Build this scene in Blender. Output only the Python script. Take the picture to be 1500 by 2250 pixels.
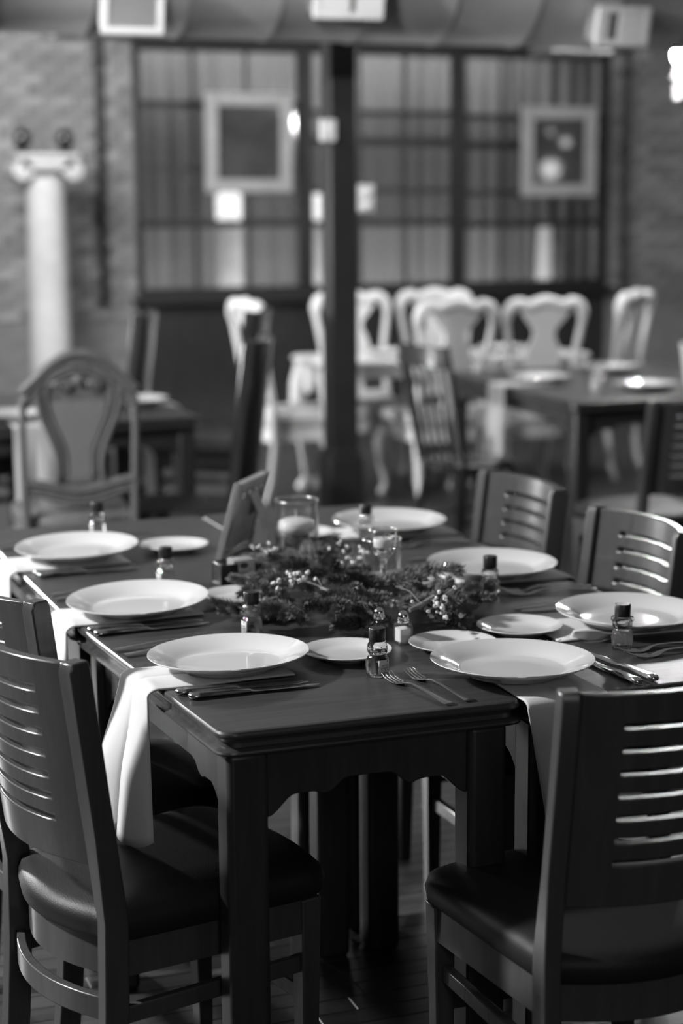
import bpy, bmesh, math, random
from mathutils import Vector, Matrix

# ------------------------------------------------------------------ camera, world, lights, exposure
for o in list(bpy.data.objects):
    bpy.data.objects.remove(o, do_unlink=True)
scene = bpy.context.scene
COL = scene.collection
R = math.radians
PI = math.pi
random.seed(7)

YAW, PITCH, ROLL, FPX = R(20.0), math.atan(670.0 / 3850.0), R(0.4), 3850.0
heading = Vector((math.sin(YAW), math.cos(YAW), 0))
fwd = heading * math.cos(PITCH) - Vector((0, 0, 1)) * math.sin(PITCH)
upv = heading * math.sin(PITCH) + Vector((0, 0, 1)) * math.cos(PITCH)
rgt = Vector((math.cos(YAW), -math.sin(YAW), 0))
rgt2 = rgt * math.cos(ROLL) - upv * math.sin(ROLL)
upv2 = rgt * math.sin(ROLL) + upv * math.cos(ROLL)
cam_data = bpy.data.cameras.new('camera')
cam = bpy.data.objects.new('camera', cam_data)
COL.objects.link(cam)
m = Matrix.Identity(4)
for i in range(3):
    m[i][0], m[i][1], m[i][2] = rgt2[i], upv2[i], -fwd[i]
m[0][3], m[1][3], m[2][3] = 0, 0, 1.58
cam.matrix_world = m
cam_data.sensor_fit = 'VERTICAL'
cam_data.sensor_height = 36.0
cam_data.sensor_width = 24.0
cam_data.lens = FPX / 2250.0 * 36.0
cam_data.clip_start = 0.05
cam_data.dof.use_dof = True
cam_data.dof.focus_distance = 3.05
cam_data.dof.aperture_fstop = 2.1
scene.camera = cam
scene.cycles.transparent_max_bounces = 16

w = bpy.data.worlds.new('dim_interior')
scene.world = w
w.use_nodes = True
w.node_tree.nodes['Background'].inputs[0].default_value = (1, 1, 1, 1)
w.node_tree.nodes['Background'].inputs[1].default_value = 0.02

def aim(o, target):
    d = Vector(target) - o.location
    o.rotation_euler = d.to_track_quat('-Z', 'Y').to_euler()

def area(name, loc, target, power, sx, sy=None, shape='RECTANGLE'):
    l = bpy.data.lights.new(name, 'AREA')
    l.energy = power
    l.shape = shape
    l.size = sx
    if sy: l.size_y = sy
    o = bpy.data.objects.new(name, l)
    COL.objects.link(o)
    o.location = loc
    aim(o, target)
    return o

def point(name, loc, power, rad):
    l = bpy.data.lights.new(name, 'POINT')
    l.energy = power
    l.shadow_soft_size = rad
    o = bpy.data.objects.new(name, l)
    COL.objects.link(o)
    o.location = loc
    return o

area('key_light', (-2.5, 4.45, 3.15), (1.1, 3.1, 0.76), 315, 0.28, 0.28, 'DISK')
area('left_floor_lamp', (-1.1, 9.3, 1.45), (1.9, 5.0, 0.9), 260, 0.25, 0.6)
area('ceiling_bounce', (2.5, 6.0, 3.25), (2.5, 6.0, 0), 45, 10.0, 11.0)
area('overhead_fill_back', (4.6, 9.2, 3.15), (4.6, 9.4, 0), 30, 3.0, 1.2)  # added overhead fill for the white chairs, no fixture there
area('brick_wall_fill', (1.0, 9.6, 3.1), (1.6, 12.0, 1.2), 165, 1.2, 0.6)  # added fill that brightens the left brick wall, no lamp built
area('front_fill', (0.2, -2.5, 2.7), (3.0, 7.0, 2.3), 22, 1.2, 1.2)  # unseen fill added behind the camera for front-facing surfaces
sl = bpy.data.lights.new('head_table_fill', 'SPOT')  # unseen spot added to brighten the head table chairs and duct
sl.energy = 420
sl.spot_size = R(50)
sl.spot_blend = 0.6
sl.shadow_soft_size = 0.06
so = bpy.data.objects.new('head_table_fill', sl)
COL.objects.link(so)
so.location = (0.9, 4.6, 3.15)
aim(so, (3.6, 9.0, 1.3))
area('curtain_fill_high', (4.8, 13.2, 3.2), (4.8, 13.75, 0.8), 50, 3.8, 0.5)  # added fill on the curtains from above, out of sight
area('curtain_fill_low', (4.8, 12.86, 0.25), (4.8, 13.7, 1.7), 60, 3.6, 0.2)  # added low fill on the curtains, hidden below the sill

vs = scene.view_settings
vs.view_transform = 'Standard'
vs.look = 'None'
vs.gamma = 1.0
vs.use_curve_mapping = False
vs.exposure = 0.0

# ------------------------------------------------------------------ materials
def g(v, a=1.0):
    return (v, v, v, a)

def new_mat(name):
    mt = bpy.data.materials.new(name)
    mt.use_nodes = True
    nt = mt.node_tree
    return mt, nt, nt.nodes['Principled BSDF']

def plain(name, v, rough=0.5, metal=0.0, coat=0.0, spec=0.5, bump=0.0, bscale=200.0, var=0.0, vscale=8.0, rand=0.0):
    mt, nt, b = new_mat(name)
    b.inputs['Base Color'].default_value = g(v)
    b.inputs['Roughness'].default_value = rough
    b.inputs['Metallic'].default_value = metal
    b.inputs['Specular IOR Level'].default_value = spec
    b.inputs['Coat Weight'].default_value = coat
    b.inputs['Coat Roughness'].default_value = 0.06
    tc = nt.nodes.new('ShaderNodeTexCoord')
    last = None
    if var > 0 or rand > 0:
        n = nt.nodes.new('ShaderNodeTexNoise')
        n.inputs['Scale'].default_value = vscale
        n.inputs['Detail'].default_value = 5
        nt.links.new(tc.outputs['Object'], n.inputs['Vector'])
        mr = nt.nodes.new('ShaderNodeMapRange')
        mr.inputs['From Min'].default_value = 0.25
        mr.inputs['From Max'].default_value = 0.75
        mr.inputs['To Min'].default_value = v * (1 - var)
        mr.inputs['To Max'].default_value = v * (1 + var)
        nt.links.new(n.outputs['Fac'], mr.inputs['Value'])
        last = mr.outputs['Result']
        if rand > 0:
            oi = nt.nodes.new('ShaderNodeObjectInfo')
            m2 = nt.nodes.new('ShaderNodeMapRange')
            m2.inputs['To Min'].default_value = 1 - rand
            m2.inputs['To Max'].default_value = 1 + rand
            nt.links.new(oi.outputs['Random'], m2.inputs['Value'])
            mu = nt.nodes.new('ShaderNodeMath')
            mu.operation = 'MULTIPLY'
            nt.links.new(last, mu.inputs[0])
            nt.links.new(m2.outputs['Result'], mu.inputs[1])
            last = mu.outputs[0]
        nt.links.new(last, b.inputs['Base Color'])
    if bump > 0:
        n2 = nt.nodes.new('ShaderNodeTexNoise')
        n2.inputs['Scale'].default_value = bscale
        n2.inputs['Detail'].default_value = 3
        nt.links.new(tc.outputs['Object'], n2.inputs['Vector'])
        bp = nt.nodes.new('ShaderNodeBump')
        bp.inputs['Strength'].default_value = bump
        bp.inputs['Distance'].default_value = 0.002
        nt.links.new(n2.outputs['Fac'], bp.inputs['Height'])
        nt.links.new(bp.outputs['Normal'], b.inputs['Normal'])
    return mt

def wood(name, v, rough=0.3, axis=0, contrast=0.35, scale=6.0, stretch=14.0, bump=0.06, rand=0.0, coat=0.0, coat_rough=0.12):
    mt, nt, b = new_mat(name)
    tc = nt.nodes.new('ShaderNodeTexCoord')
    mp = nt.nodes.new('ShaderNodeMapping')
    sc = [stretch] * 3
    sc[axis] = 1.0
    mp.inputs['Scale'].default_value = sc
    nt.links.new(tc.outputs['Object'], mp.inputs['Vector'])
    n = nt.nodes.new('ShaderNodeTexNoise')
    n.inputs['Scale'].default_value = scale
    n.inputs['Detail'].default_value = 8
    n.inputs['Roughness'].default_value = 0.65
    n.inputs['Distortion'].default_value = 0.4
    nt.links.new(mp.outputs['Vector'], n.inputs['Vector'])
    mr = nt.nodes.new('ShaderNodeMapRange')
    mr.inputs['From Min'].default_value = 0.3
    mr.inputs['From Max'].default_value = 0.7
    mr.inputs['To Min'].default_value = v * (1 - contrast)
    mr.inputs['To Max'].default_value = v * (1 + contrast)
    nt.links.new(n.outputs['Fac'], mr.inputs['Value'])
    last = mr.outputs['Result']
    if rand > 0:
        oi = nt.nodes.new('ShaderNodeObjectInfo')
        m2 = nt.nodes.new('ShaderNodeMapRange')
        m2.inputs['To Min'].default_value = 1 - rand
        m2.inputs['To Max'].default_value = 1 + rand
        nt.links.new(oi.outputs['Random'], m2.inputs['Value'])
        mu = nt.nodes.new('ShaderNodeMath')
        mu.operation = 'MULTIPLY'
        nt.links.new(last, mu.inputs[0])
        nt.links.new(m2.outputs['Result'], mu.inputs[1])
        last = mu.outputs[0]
    nt.links.new(last, b.inputs['Base Color'])
    b.inputs['Roughness'].default_value = rough
    b.inputs['Coat Weight'].default_value = coat
    b.inputs['Coat Roughness'].default_value = coat_rough
    bp = nt.nodes.new('ShaderNodeBump')
    bp.inputs['Strength'].default_value = bump
    bp.inputs['Distance'].default_value = 0.002
    nt.links.new(n.outputs['Fac'], bp.inputs['Height'])
    nt.links.new(bp.outputs['Normal'], b.inputs['Normal'])
    return mt

def thin_glass(name, tint=0.94, rough=0.02, ior=1.5, boost=1.0):
    mt = bpy.data.materials.new(name)
    mt.use_nodes = True
    nt = mt.node_tree
    nt.nodes.clear()
    out = nt.nodes.new('ShaderNodeOutputMaterial')
    mix = nt.nodes.new('ShaderNodeMixShader')
    tr = nt.nodes.new('ShaderNodeBsdfTransparent')
    tr.inputs[0].default_value = g(tint)
    gl = nt.nodes.new('ShaderNodeBsdfGlossy')
    gl.inputs['Roughness'].default_value = rough
    gl.inputs[0].default_value = g(1)
    lw = nt.nodes.new('ShaderNodeLayerWeight')
    lw.inputs[0].default_value = 0.5
    pw = nt.nodes.new('ShaderNodeMath')
    pw.operation = 'POWER'
    pw.inputs[1].default_value = 4.0
    nt.links.new(lw.outputs['Facing'], pw.inputs[0])
    mu = nt.nodes.new('ShaderNodeMath')
    mu.operation = 'MULTIPLY_ADD'
    mu.use_clamp = True
    mu.inputs[1].default_value = 0.75 * boost
    mu.inputs[2].default_value = 0.045 * boost
    nt.links.new(pw.outputs[0], mu.inputs[0])
    nt.links.new(mu.outputs[0], mix.inputs[0])
    nt.links.new(tr.outputs[0], mix.inputs[1])
    nt.links.new(gl.outputs[0], mix.inputs[2])
    nt.links.new(mix.outputs[0], out.inputs[0])
    return mt

def emit(name, v, strength):
    mt, nt, b = new_mat(name)
    b.inputs['Base Color'].default_value = g(v)
    b.inputs['Emission Color'].default_value = g(1)
    b.inputs['Emission Strength'].default_value = strength
    return mt

def honey_mat():
    mt, nt, b = new_mat('honey_bottle')
    b.inputs['Base Color'].default_value = g(0.82)
    b.inputs['Transmission Weight'].default_value = 1.0
    b.inputs['Roughness'].default_value = 0.04
    b.inputs['IOR'].default_value = 1.45
    tc = nt.nodes.new('ShaderNodeTexCoord')
    n2 = nt.nodes.new('ShaderNodeTexNoise')
    n2.inputs['Scale'].default_value = 260
    nt.links.new(tc.outputs['Object'], n2.inputs['Vector'])
    bp = nt.nodes.new('ShaderNodeBump')
    bp.inputs['Strength'].default_value = 0.18
    bp.inputs['Distance'].default_value = 0.002
    nt.links.new(n2.outputs['Fac'], bp.inputs['Height'])
    nt.links.new(bp.outputs['Normal'], b.inputs['Normal'])
    return mt

M = {}
M['table'] = wood('dark_table_wood', 0.040, rough=0.40, axis=0, contrast=0.45, scale=5, stretch=16, bump=0.10, coat=0.3, coat_rough=0.24)
M['table_body'] = wood('dark_table_frame_wood', 0.034, rough=0.40, axis=2, contrast=0.3, scale=5, stretch=8, bump=0.08)
M['chair'] = wood('chair_wood', 0.066, rough=0.27, axis=2, contrast=0.18, scale=4, stretch=10, bump=0.05, coat=0.3)
M['old_chair'] = wood('carved_chair_wood', 0.19, rough=0.34, axis=2, contrast=0.25, scale=6, stretch=6, bump=0.08, coat=0.2)
M['tall_chair'] = wood('tall_chair_wood', 0.03, rough=0.22, axis=2, contrast=0.25, scale=5, stretch=6, bump=0.03, coat=0.5)
M['vinyl'] = plain('black_vinyl', 0.016, rough=0.48, spec=0.32, bump=0.25, bscale=420)
M['porcelain'] = plain('white_porcelain', 0.72, rough=0.10, coat=0.6)
M['cloth'] = plain('white_napkin_cloth', 0.64, rough=0.95, spec=0.2, bump=0.25, bscale=900)
M['steel'] = plain('polished_steel', 0.60, rough=0.20, metal=1.0)
M['chrome'] = plain('chrome', 0.75, rough=0.07, metal=1.0)
M['glass'] = thin_glass('clear_glass', 0.95, 0.02, 1.5, 1.5)
M['water'] = thin_glass('still_water', 0.90, 0.0, 1.33, 1.0)
M['window_glass'] = thin_glass('window_glass', 0.85, 0.08, 1.5, 0.6)
M['wax'] = plain('white_wax', 0.80, rough=0.45)
M['black_plastic'] = plain('black_plastic', 0.012, rough=0.38)
M['honey'] = honey_mat()
M['paper'] = plain('white_paper', 0.60, rough=0.8)
M['ink'] = plain('dark_ink', 0.07, rough=0.8)
M['salt'] = plain('white_salt', 0.75, rough=0.9, bump=0.4, bscale=900)
M['pepper'] = plain('ground_pepper', 0.035, rough=0.9, var=0.7, vscale=600)
M['needle'] = plain('fir_needles', 0.19, rough=0.55, var=0.5, vscale=30, rand=0.35)
M['twig'] = plain('grey_twig', 0.20, rough=0.8, var=0.4, vscale=60)
M['flower'] = plain('white_blossom', 0.72, rough=0.85)
M['floor'] = wood('floor_board_wood', 0.040, rough=0.42, axis=0, contrast=0.45, scale=4, stretch=14, bump=0.1, rand=0.3)
M['floor_base'] = plain('dark_subfloor', 0.02, rough=0.8)
M['brick'] = plain('weathered_brick', 0.24, rough=0.9, var=0.35, vscale=14, rand=0.28, bump=0.5, bscale=60)
M['mortar'] = plain('grey_mortar', 0.17, rough=0.95, var=0.25, vscale=12)
M['wall'] = plain('dark_plaster_wall', 0.10, rough=0.9, var=0.2, vscale=2)
M['ceiling'] = plain('dark_ceiling', 0.05, rough=0.9)
M['iron'] = plain('dark_painted_iron', 0.014, rough=0.5)
M['post'] = plain('black_painted_post', 0.020, rough=0.42, var=0.2, vscale=6)
M['duct'] = plain('galvanised_duct', 0.38, rough=0.42, metal=0.6, var=0.2, vscale=3)
M['vent_grey'] = plain('grey_painted_vent', 0.09, rough=0.7)
M['rim_glass'] = thin_glass('thick_glass_rim', 0.9, 0.22, 1.5, 8.0)
M['solid_glass'], _nt, _b = new_mat('solid_glass')
_b.inputs['Base Color'].default_value = g(0.97)
_b.inputs['Transmission Weight'].default_value = 1.0
_b.inputs['Roughness'].default_value = 0.02
_b.inputs['IOR'].default_value = 1.5
M['white_metal'] = plain('white_painted_metal', 0.62, rough=0.5)
M['white_wood'] = plain('white_painted_wood', 0.70, rough=0.45, coat=0.2)
M['plaster'] = plain('white_plaster', 0.50, rough=0.7, var=0.08, vscale=10)
M['mirror'] = plain('dim_mirror', 0.42, rough=0.03, metal=1.0)
M['frame_paint'] = plain('pale_painted_frame', 0.40, rough=0.6, var=0.15, vscale=20)
M['cane'] = plain('woven_cane', 0.42, rough=0.7, bump=0.5, bscale=300)
M['curtain'] = plain('grey_curtain', 0.19, rough=0.95)
M['linen'] = plain('white_linen', 0.66, rough=0.95)
M['upholstery'] = plain('pale_upholstery', 0.55, rough=0.9)
M['bulb'] = emit('lamp_bulb', 0.8, 620.0)
M['globe'] = emit('lit_globe', 0.8, 14.0)
M['crystal'] = plain('cut_crystal', 0.8, rough=0.05, coat=1.0)
M['picture'] = plain('glazed_dark_print', 0.07, rough=0.05, var=0.4, vscale=4)
M['column_glow'] = emit('column_glow_shell', 0.8, 2.2)
M['dark_card'] = plain('dark_backing_board', 0.055, rough=0.8)
M['board'] = plain('grey_backing_board', 0.45, rough=0.8, var=0.2, vscale=40)
M['dark_ceramic'] = plain('dark_glazed_ceramic', 0.015, rough=0.12)

# ------------------------------------------------------------------ mesh helpers
class MB:
    def __init__(s):
        s.v, s.f = [], []
    def add(s, verts, faces):
        b = len(s.v)
        s.v.extend([tuple(p) for p in verts])
        s.f.extend([tuple(b + i for i in fc) for fc in faces])
        return s
    def box(s, c, d, rot=None):
        hx, hy, hz = d[0] / 2, d[1] / 2, d[2] / 2
        pts = [Vector((x, y, z)) for x in (-hx, hx) for y in (-hy, hy) for z in (-hz, hz)]
        if rot: pts = [rot @ p for p in pts]
        pts = [p + Vector(c) for p in pts]
        return s.add(pts, [(0, 1, 3, 2), (4, 6, 7, 5), (0, 4, 5, 1), (2, 3, 7, 6), (0, 2, 6, 4), (1, 5, 7, 3)])
    def bar(s, a, b, wx, wy, wx2=None, wy2=None, ref=(1, 0, 0)):
        a, b = Vector(a), Vector(b)
        z = (b - a).normalized()
        x = Vector(ref)
        x = (x - z * x.dot(z)).normalized()
        y = z.cross(x)
        wx2 = wx if wx2 is None else wx2
        wy2 = wy if wy2 is None else wy2
        ring = lambda p, p1, p2: [p + x * i * p1 / 2 + y * j * p2 / 2 for i, j in ((-1, -1), (1, -1), (1, 1), (-1, 1))]
        return s.loft([ring(a, wx, wy), ring(b, wx2, wy2)])
    def loft(s, rings, cap0=True, cap1=True):
        n = len(rings[0])
        vs_, fs = [], []
        for r in rings: vs_ += list(r)
        for k in range(len(rings) - 1):
            for i in range(n):
                j = (i + 1) % n
                fs.append((k * n + i, k * n + j, (k + 1) * n + j, (k + 1) * n + i))
        if cap0: fs.append(tuple(reversed(range(n))))
        if cap1: fs.append(tuple((len(rings) - 1) * n + i for i in range(n)))
        return s.add(vs_, fs)
    def lathe(s, prof, n=32, c=(0, 0, 0), cap0=True, cap1=True):
        rings = [[(c[0] + r * math.cos(2 * PI * i / n), c[1] + r * math.sin(2 * PI * i / n), c[2] + z) for i in range(n)] for r, z in prof]
        return s.loft(rings, cap0, cap1)
    def tube(s, pts, r, n=8, flat=None):
        pts = [Vector(p) for p in pts]
        rs = r if isinstance(r, (list, tuple)) else [r] * len(pts)
        rings = []
        prev = None
        for i, p in enumerate(pts):
            a = pts[max(i - 1, 0)]
            b = pts[min(i + 1, len(pts) - 1)]
            t = (b - a).normalized()
            if prev is None:
                x = t.orthogonal().normalized() if flat is None else (Vector(flat) - t * Vector(flat).dot(t)).normalized()
            else:
                x = (prev - t * prev.dot(t)).normalized()
            prev = x
            y = t.cross(x)
            rings.append([p + x * rs[i] * math.cos(2 * PI * k / n) + y * rs[i] * math.sin(2 * PI * k / n) for k in range(n)])
        return s.loft(rings)
    def sphere(s, c, r, n=12, k=8, sc=(1, 1, 1)):
        rings = []
        for j in range(1, k):
            a = PI * j / k
            rings.append([(c[0] + sc[0] * r * math.sin(a) * math.cos(2 * PI * i / n), c[1] + sc[1] * r * math.sin(a) * math.sin(2 * PI * i / n), c[2] - sc[2] * r * math.cos(a)) for i in range(n)])
        return s.loft(rings)
    def prism(s, poly, y0, y1):
        """poly in (x, z), extruded along y"""
        return s.loft([[(x, y0, z) for x, z in poly], [(x, y1, z) for x, z in poly]])
    def grid(s, fn, nu, nv):
        vs_ = [fn(i / nu, j / nv) for j in range(nv + 1) for i in range(nu + 1)]
        fs = [(j * (nu + 1) + i, j * (nu + 1) + i + 1, (j + 1) * (nu + 1) + i + 1, (j + 1) * (nu + 1) + i) for j in range(nv) for i in range(nu)]
        return s.add(vs_, fs)
    def build(s, name, mat, parent=None, angle=35, bevel=0.0, seg=2, solid=0.0):
        me = bpy.data.meshes.new(name)
        me.from_pydata(s.v, [], s.f)
        bm = bmesh.new()
        bm.from_mesh(me)
        bmesh.ops.recalc_face_normals(bm, faces=bm.faces[:])
        bm.to_mesh(me)
        bm.free()
        me.materials.append(M[mat] if isinstance(mat, str) else mat)
        if angle:
            me.shade_smooth()
            me.set_sharp_from_angle(angle=R(angle))
        o = bpy.data.objects.new(name, me)
        COL.objects.link(o)
        if parent: o.parent = parent
        if solid:
            md = o.modifiers.new('thickness', 'SOLIDIFY')
            md.thickness = solid
            md.offset = 0
        if bevel:
            md = o.modifiers.new('bevel', 'BEVEL')
            md.width = bevel
            md.segments = seg
            md.limit_method = 'ANGLE'
            md.angle_limit = R(40)
        return o

def tag(o, label, cat, group=None, kind=None):
    o['label'] = label
    o['category'] = cat
    if group: o['group'] = group
    if kind: o['kind'] = kind
    return o

def empty(name, loc=(0, 0, 0), rz=0.0):
    o = bpy.data.objects.new(name, None)
    o.empty_display_size = 0.1
    COL.objects.link(o)
    o.location = loc
    o.rotation_euler = (0, 0, rz)
    return o

KIDS = {}
def copy_tree(o, parent=None):
    c = o.copy()
    COL.objects.link(c)
    c.parent = parent
    for ch in [x for x in list(o.children)]:
        copy_tree(ch, c)
    return c

def struct(o):
    o['kind'] = 'structure'
    return o

def smoothstep(t):
    t = max(0.0, min(1.0, t))
    return t * t * (3 - 2 * t)

# ------------------------------------------------------------------ room shell
WV = 12.5            # inner face of the back wall
CEIL = 3.3
U0, U1, V0 = -4.0, 10.0, -4.0
floor = struct(MB().box(((U0 + U1) / 2, (V0 + 15.4) / 2, -0.03), (U1 - U0, 15.4 - V0, 0.03)).build('floor', 'floor_base', angle=0))
plank_w, gap = 0.0575, 0.0014
def plank_mb(L):
    return MB().box((0, 0, -0.0075), (L - 0.001, plank_w - gap, 0.015))
plank_meshes = []
for L in (0.75, 1.0, 1.3):
    o = plank_mb(L).build('floorboard', 'floor', floor, angle=0, bevel=0.0012, seg=1)
    plank_meshes.append((L, o))
first_used = [False] * 3
count = 0
row = 0
v = 2.70
rest = MB()
while v < 12.44:
    row += 1
    rnd = random.Random(row)
    span0 = -0.4 if v < 6 else 0.3
    span1 = 4.3 if v < 6 else 7.9
    u = span0 - rnd.random() * 0.9
    while u < span1:
        k = rnd.randrange(3)
        L = plank_meshes[k][0]
        vis0 = 0.27 * v - 0.25
        vis1 = 0.62 * v + 0.35
        if count < 297 and v < 7.6 and u + L > vis0 and u < vis1:
            if not first_used[k]:
                o = plank_meshes[k][1]
                first_used[k] = True
            else:
                o = plank_meshes[k][1].copy()
                COL.objects.link(o)
                count += 1
            o.location = (u + L / 2, v, 0)
        else:
            rest.box((u + L / 2, v, -0.0075), (L - 0.001, plank_w - gap, 0.015))
        u += L
    v += plank_w
rb = rest.build('floorboards_beyond', 'floor', floor, angle=0)
rb['kind'] = 'stuff'

wall_back = empty('wall_back')
struct(wall_back)
OU0, OU1, OZ0, OZ1 = 3.0, 6.80, 0.93, 2.76
mb = MB()
def wbox(m_, u0, u1, z0, z1, v0=WV, v1=WV + 0.25):
    m_.box(((u0 + u1) / 2, (v0 + v1) / 2, (z0 + z1) / 2), (u1 - u0, v1 - v0, z1 - z0))
wbox(mb, U0, OU0, 0, CEIL)
wbox(mb, OU1, U1, 0, CEIL)
wbox(mb, OU0, OU1, OZ1, CEIL)
mb.build('masonry', 'mortar', wall_back, angle=0)
mb = MB()
wbox(mb, OU0, OU1, 0, OZ0)
mb.build('wainscot', 'tall_chair', wall_back, angle=0)
bk = MB().box((0, -0.006, 0), (0.205, 0.02, 0.062)).build('brick', 'brick', wall_back, angle=0, bevel=0.004, seg=1)
first = True
def bricks(u0, u1, z0, z1):
    global first
    z = z0
    r_ = 0
    while z < z1:
        off = 0 if r_ % 2 == 0 else -0.1075
        u = u0 + off
        while u < u1 - 0.03:
            a, b = max(u, u0), min(u + 0.205, u1)
            if b - a > 0.06:
                if first:
                    o = bk
                    first = False
                else:
                    o = bk.copy()
                    COL.objects.link(o)
                o.location = ((a + b) / 2, WV - 0.004 * random.random(), z + 0.031)
                o.scale = ((b - a) / 0.205, 1, 1)
            u += 0.215
        z += 0.0745
        r_ += 1
bricks(1.72, 2.98, 0.80, 2.86)
bricks(6.84, 7.60, 0.85, 2.75)

def wall(name, c, d, mat='wall'):
    return struct(MB().box(c, d).build(name, mat, angle=0))
wall('wall_left', (U0 - 0.1, (V0 + WV) / 2, CEIL / 2), (0.2, WV - V0, CEIL))
wall('wall_right', (U1 + 0.1, (V0 + WV) / 2, CEIL / 2), (0.2, WV - V0, CEIL))
wall('wall_front', ((U0 + U1) / 2, V0 - 0.1, CEIL / 2), (U1 - U0, 0.2, CEIL))
wall('ceiling', ((U0 + U1) / 2, (V0 + 15.4) / 2, CEIL + 0.1), (U1 - U0, 15.4 - V0, 0.2), 'ceiling')
wall('wall_beyond', ((U0 + U1) / 2, 15.4, CEIL / 2), (U1 - U0, 0.2, CEIL), 'wall')
wall('wall_beyond_left', (1.9, 14.0, CEIL / 2), (0.1, 2.6, CEIL), 'wall')
wall('wall_beyond_right', (8.6, 14.0, CEIL / 2), (0.1, 2.6, CEIL), 'wall')
struct(MB().box(((OU0 + OU1) / 2, WV - 0.03, 0.92), (OU1 - OU0 + 0.1, 0.14, 0.05)).build('trim_1', 'iron', bevel=0.004))
struct(MB().box(((OU0 + OU1) / 2, WV - 0.03, 2.80), (OU1 - OU0 + 0.3, 0.12, 0.10)).build('trim_2', 'iron', bevel=0.004))

def window(name, u0, u1, rails, cols):
    z0, z1 = 0.945, 2.75
    vv = WV + 0.03
    f = MB()
    fw = 0.05
    for u in (u0 + fw / 2, u1 - fw / 2):
        f.box((u, vv, (z0 + z1) / 2), (fw, 0.09, z1 - z0))
    for z in (z0 + 0.03, z1 - 0.03):
        f.box(((u0 + u1) / 2, vv, z), (u1 - u0 - 2 * fw, 0.09, 0.06))
    win = struct(f.build(name, 'iron', bevel=0.003, seg=1))
    zs = [z0 + 0.06] + [r_[0] for r_ in rails] + [z1 - 0.06]
    for z, h in rails:
        MB().box(((u0 + u1) / 2, vv, z), (u1 - u0 - 2 * fw, 0.06, h)).build('rail', 'iron', win, angle=0)
    us = [u0 + fw + (u1 - u0 - 2 * fw) * k / cols for k in range(cols + 1)]
    for u in us[1:-1]:
        MB().box((u, vv, (z0 + z1) / 2), (0.016, 0.045, z1 - z0 - 0.12)).build('muntin', 'iron', win, angle=0)
    for a, b in zip(us[:-1], us[1:]):
        for c, d in zip(zs[:-1], zs[1:]):
            MB().box(((a + b) / 2, vv + 0.005, (c + d) / 2), (b - a, 0.004, d - c)).build('pane', 'window_glass', win, angle=0)
window('window_1', 3.0, 4.29, [(2.315, 0.05), (1.86, 0.018), (1.465, 0.055)], 3)
window('window_2', 4.29, 5.525, [(2.27, 0.045), (2.06, 0.07), (1.70, 0.035), (1.46, 0.05)], 3)
window('window_3', 5.525, 6.80, [(2.25, 0.045), (2.04, 0.07), (1.68, 0.035), (1.44, 0.05)], 3)

# what shows through the windows: curtains and two glowing columns added for reflections in the glass
def curtain(u0, u1, vv, label, folds, amp=0.03):
    def fn(a, b):
        u = u0 + (u1 - u0) * a
        return (u, vv + amp * math.sin(a * folds * 2 * PI) + 0.01 * math.sin(a * 31), 0.002 + 2.9 * b)
    o = MB().grid(fn, folds * 10, 6).build('curtain', 'curtain', angle=60, solid=0.006)
    tag(o, label, 'curtain', 'curtains behind the window glass')
    return o
curtain(2.3, 3.70, 13.75, 'grey curtain behind the leftmost window, left of the glowing column', 8, 0.018)
curtain(3.72, 4.70, 13.77, 'grey curtain behind the two glowing columns', 6, 0.018)
curtain(4.72, 5.70, 13.75, 'grey curtain behind the window just right of the black post', 6, 0.018)
curtain(5.72, 6.45, 13.77, 'grey curtain left of the draped stand behind the rightmost window', 5, 0.018)
curtain(6.47, 7.6, 13.75, 'grey curtain behind the draped stand at the rightmost window', 7, 0.018)
def glow_column(u, vv, ztop, label, w=0.105):
    r_ = empty('glow_column', (u, vv, 0))
    MB().lathe([(w + .03, 0), (w + .03, .06), (w, .09), (w * .95, ztop - .06), (w + .01, ztop - .03), (w + .01, ztop)], 24).build('column', 'plaster', r_)
    MB().lathe([(w * .6, ztop), (w * .92, ztop + .012), (w * .95, ztop + .2), (w * .85, ztop + .225), (w * .3, ztop + .235)], 24).build('glow_top', 'column_glow', r_)  # glowing top stands in for a bright reflection in the pane
    tag(r_, label, 'lamp', 'glowing columns added for window reflections')
glow_column(3.895, 13.2, 1.465, 'glowing white column added for a reflection in the left window, below the left framed picture')
glow_column(4.60, 13.2, 1.45, 'glowing white column added for a reflection between window bar and black post')
# a pale cloth-draped stand behind the right window
def drape(a, b):
    t = a * 2 * PI
    z = 1.44 * (1 - b)
    rr = 0.10 + 0.05 * b + 0.012 * math.sin(t * 7) * b
    return (6.66 + rr * math.cos(t), 13.2 + rr * math.sin(t), z)
tag(MB().grid(drape, 56, 8).lathe([(0.10, 1.44), (0.06, 1.46), (0.0005, 1.465)], 56, (6.66, 13.2, 0), cap0=False).build('draped_stand', 'upholstery', angle=60), 'pale cloth-draped stand behind the rightmost window', 'stand')

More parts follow.
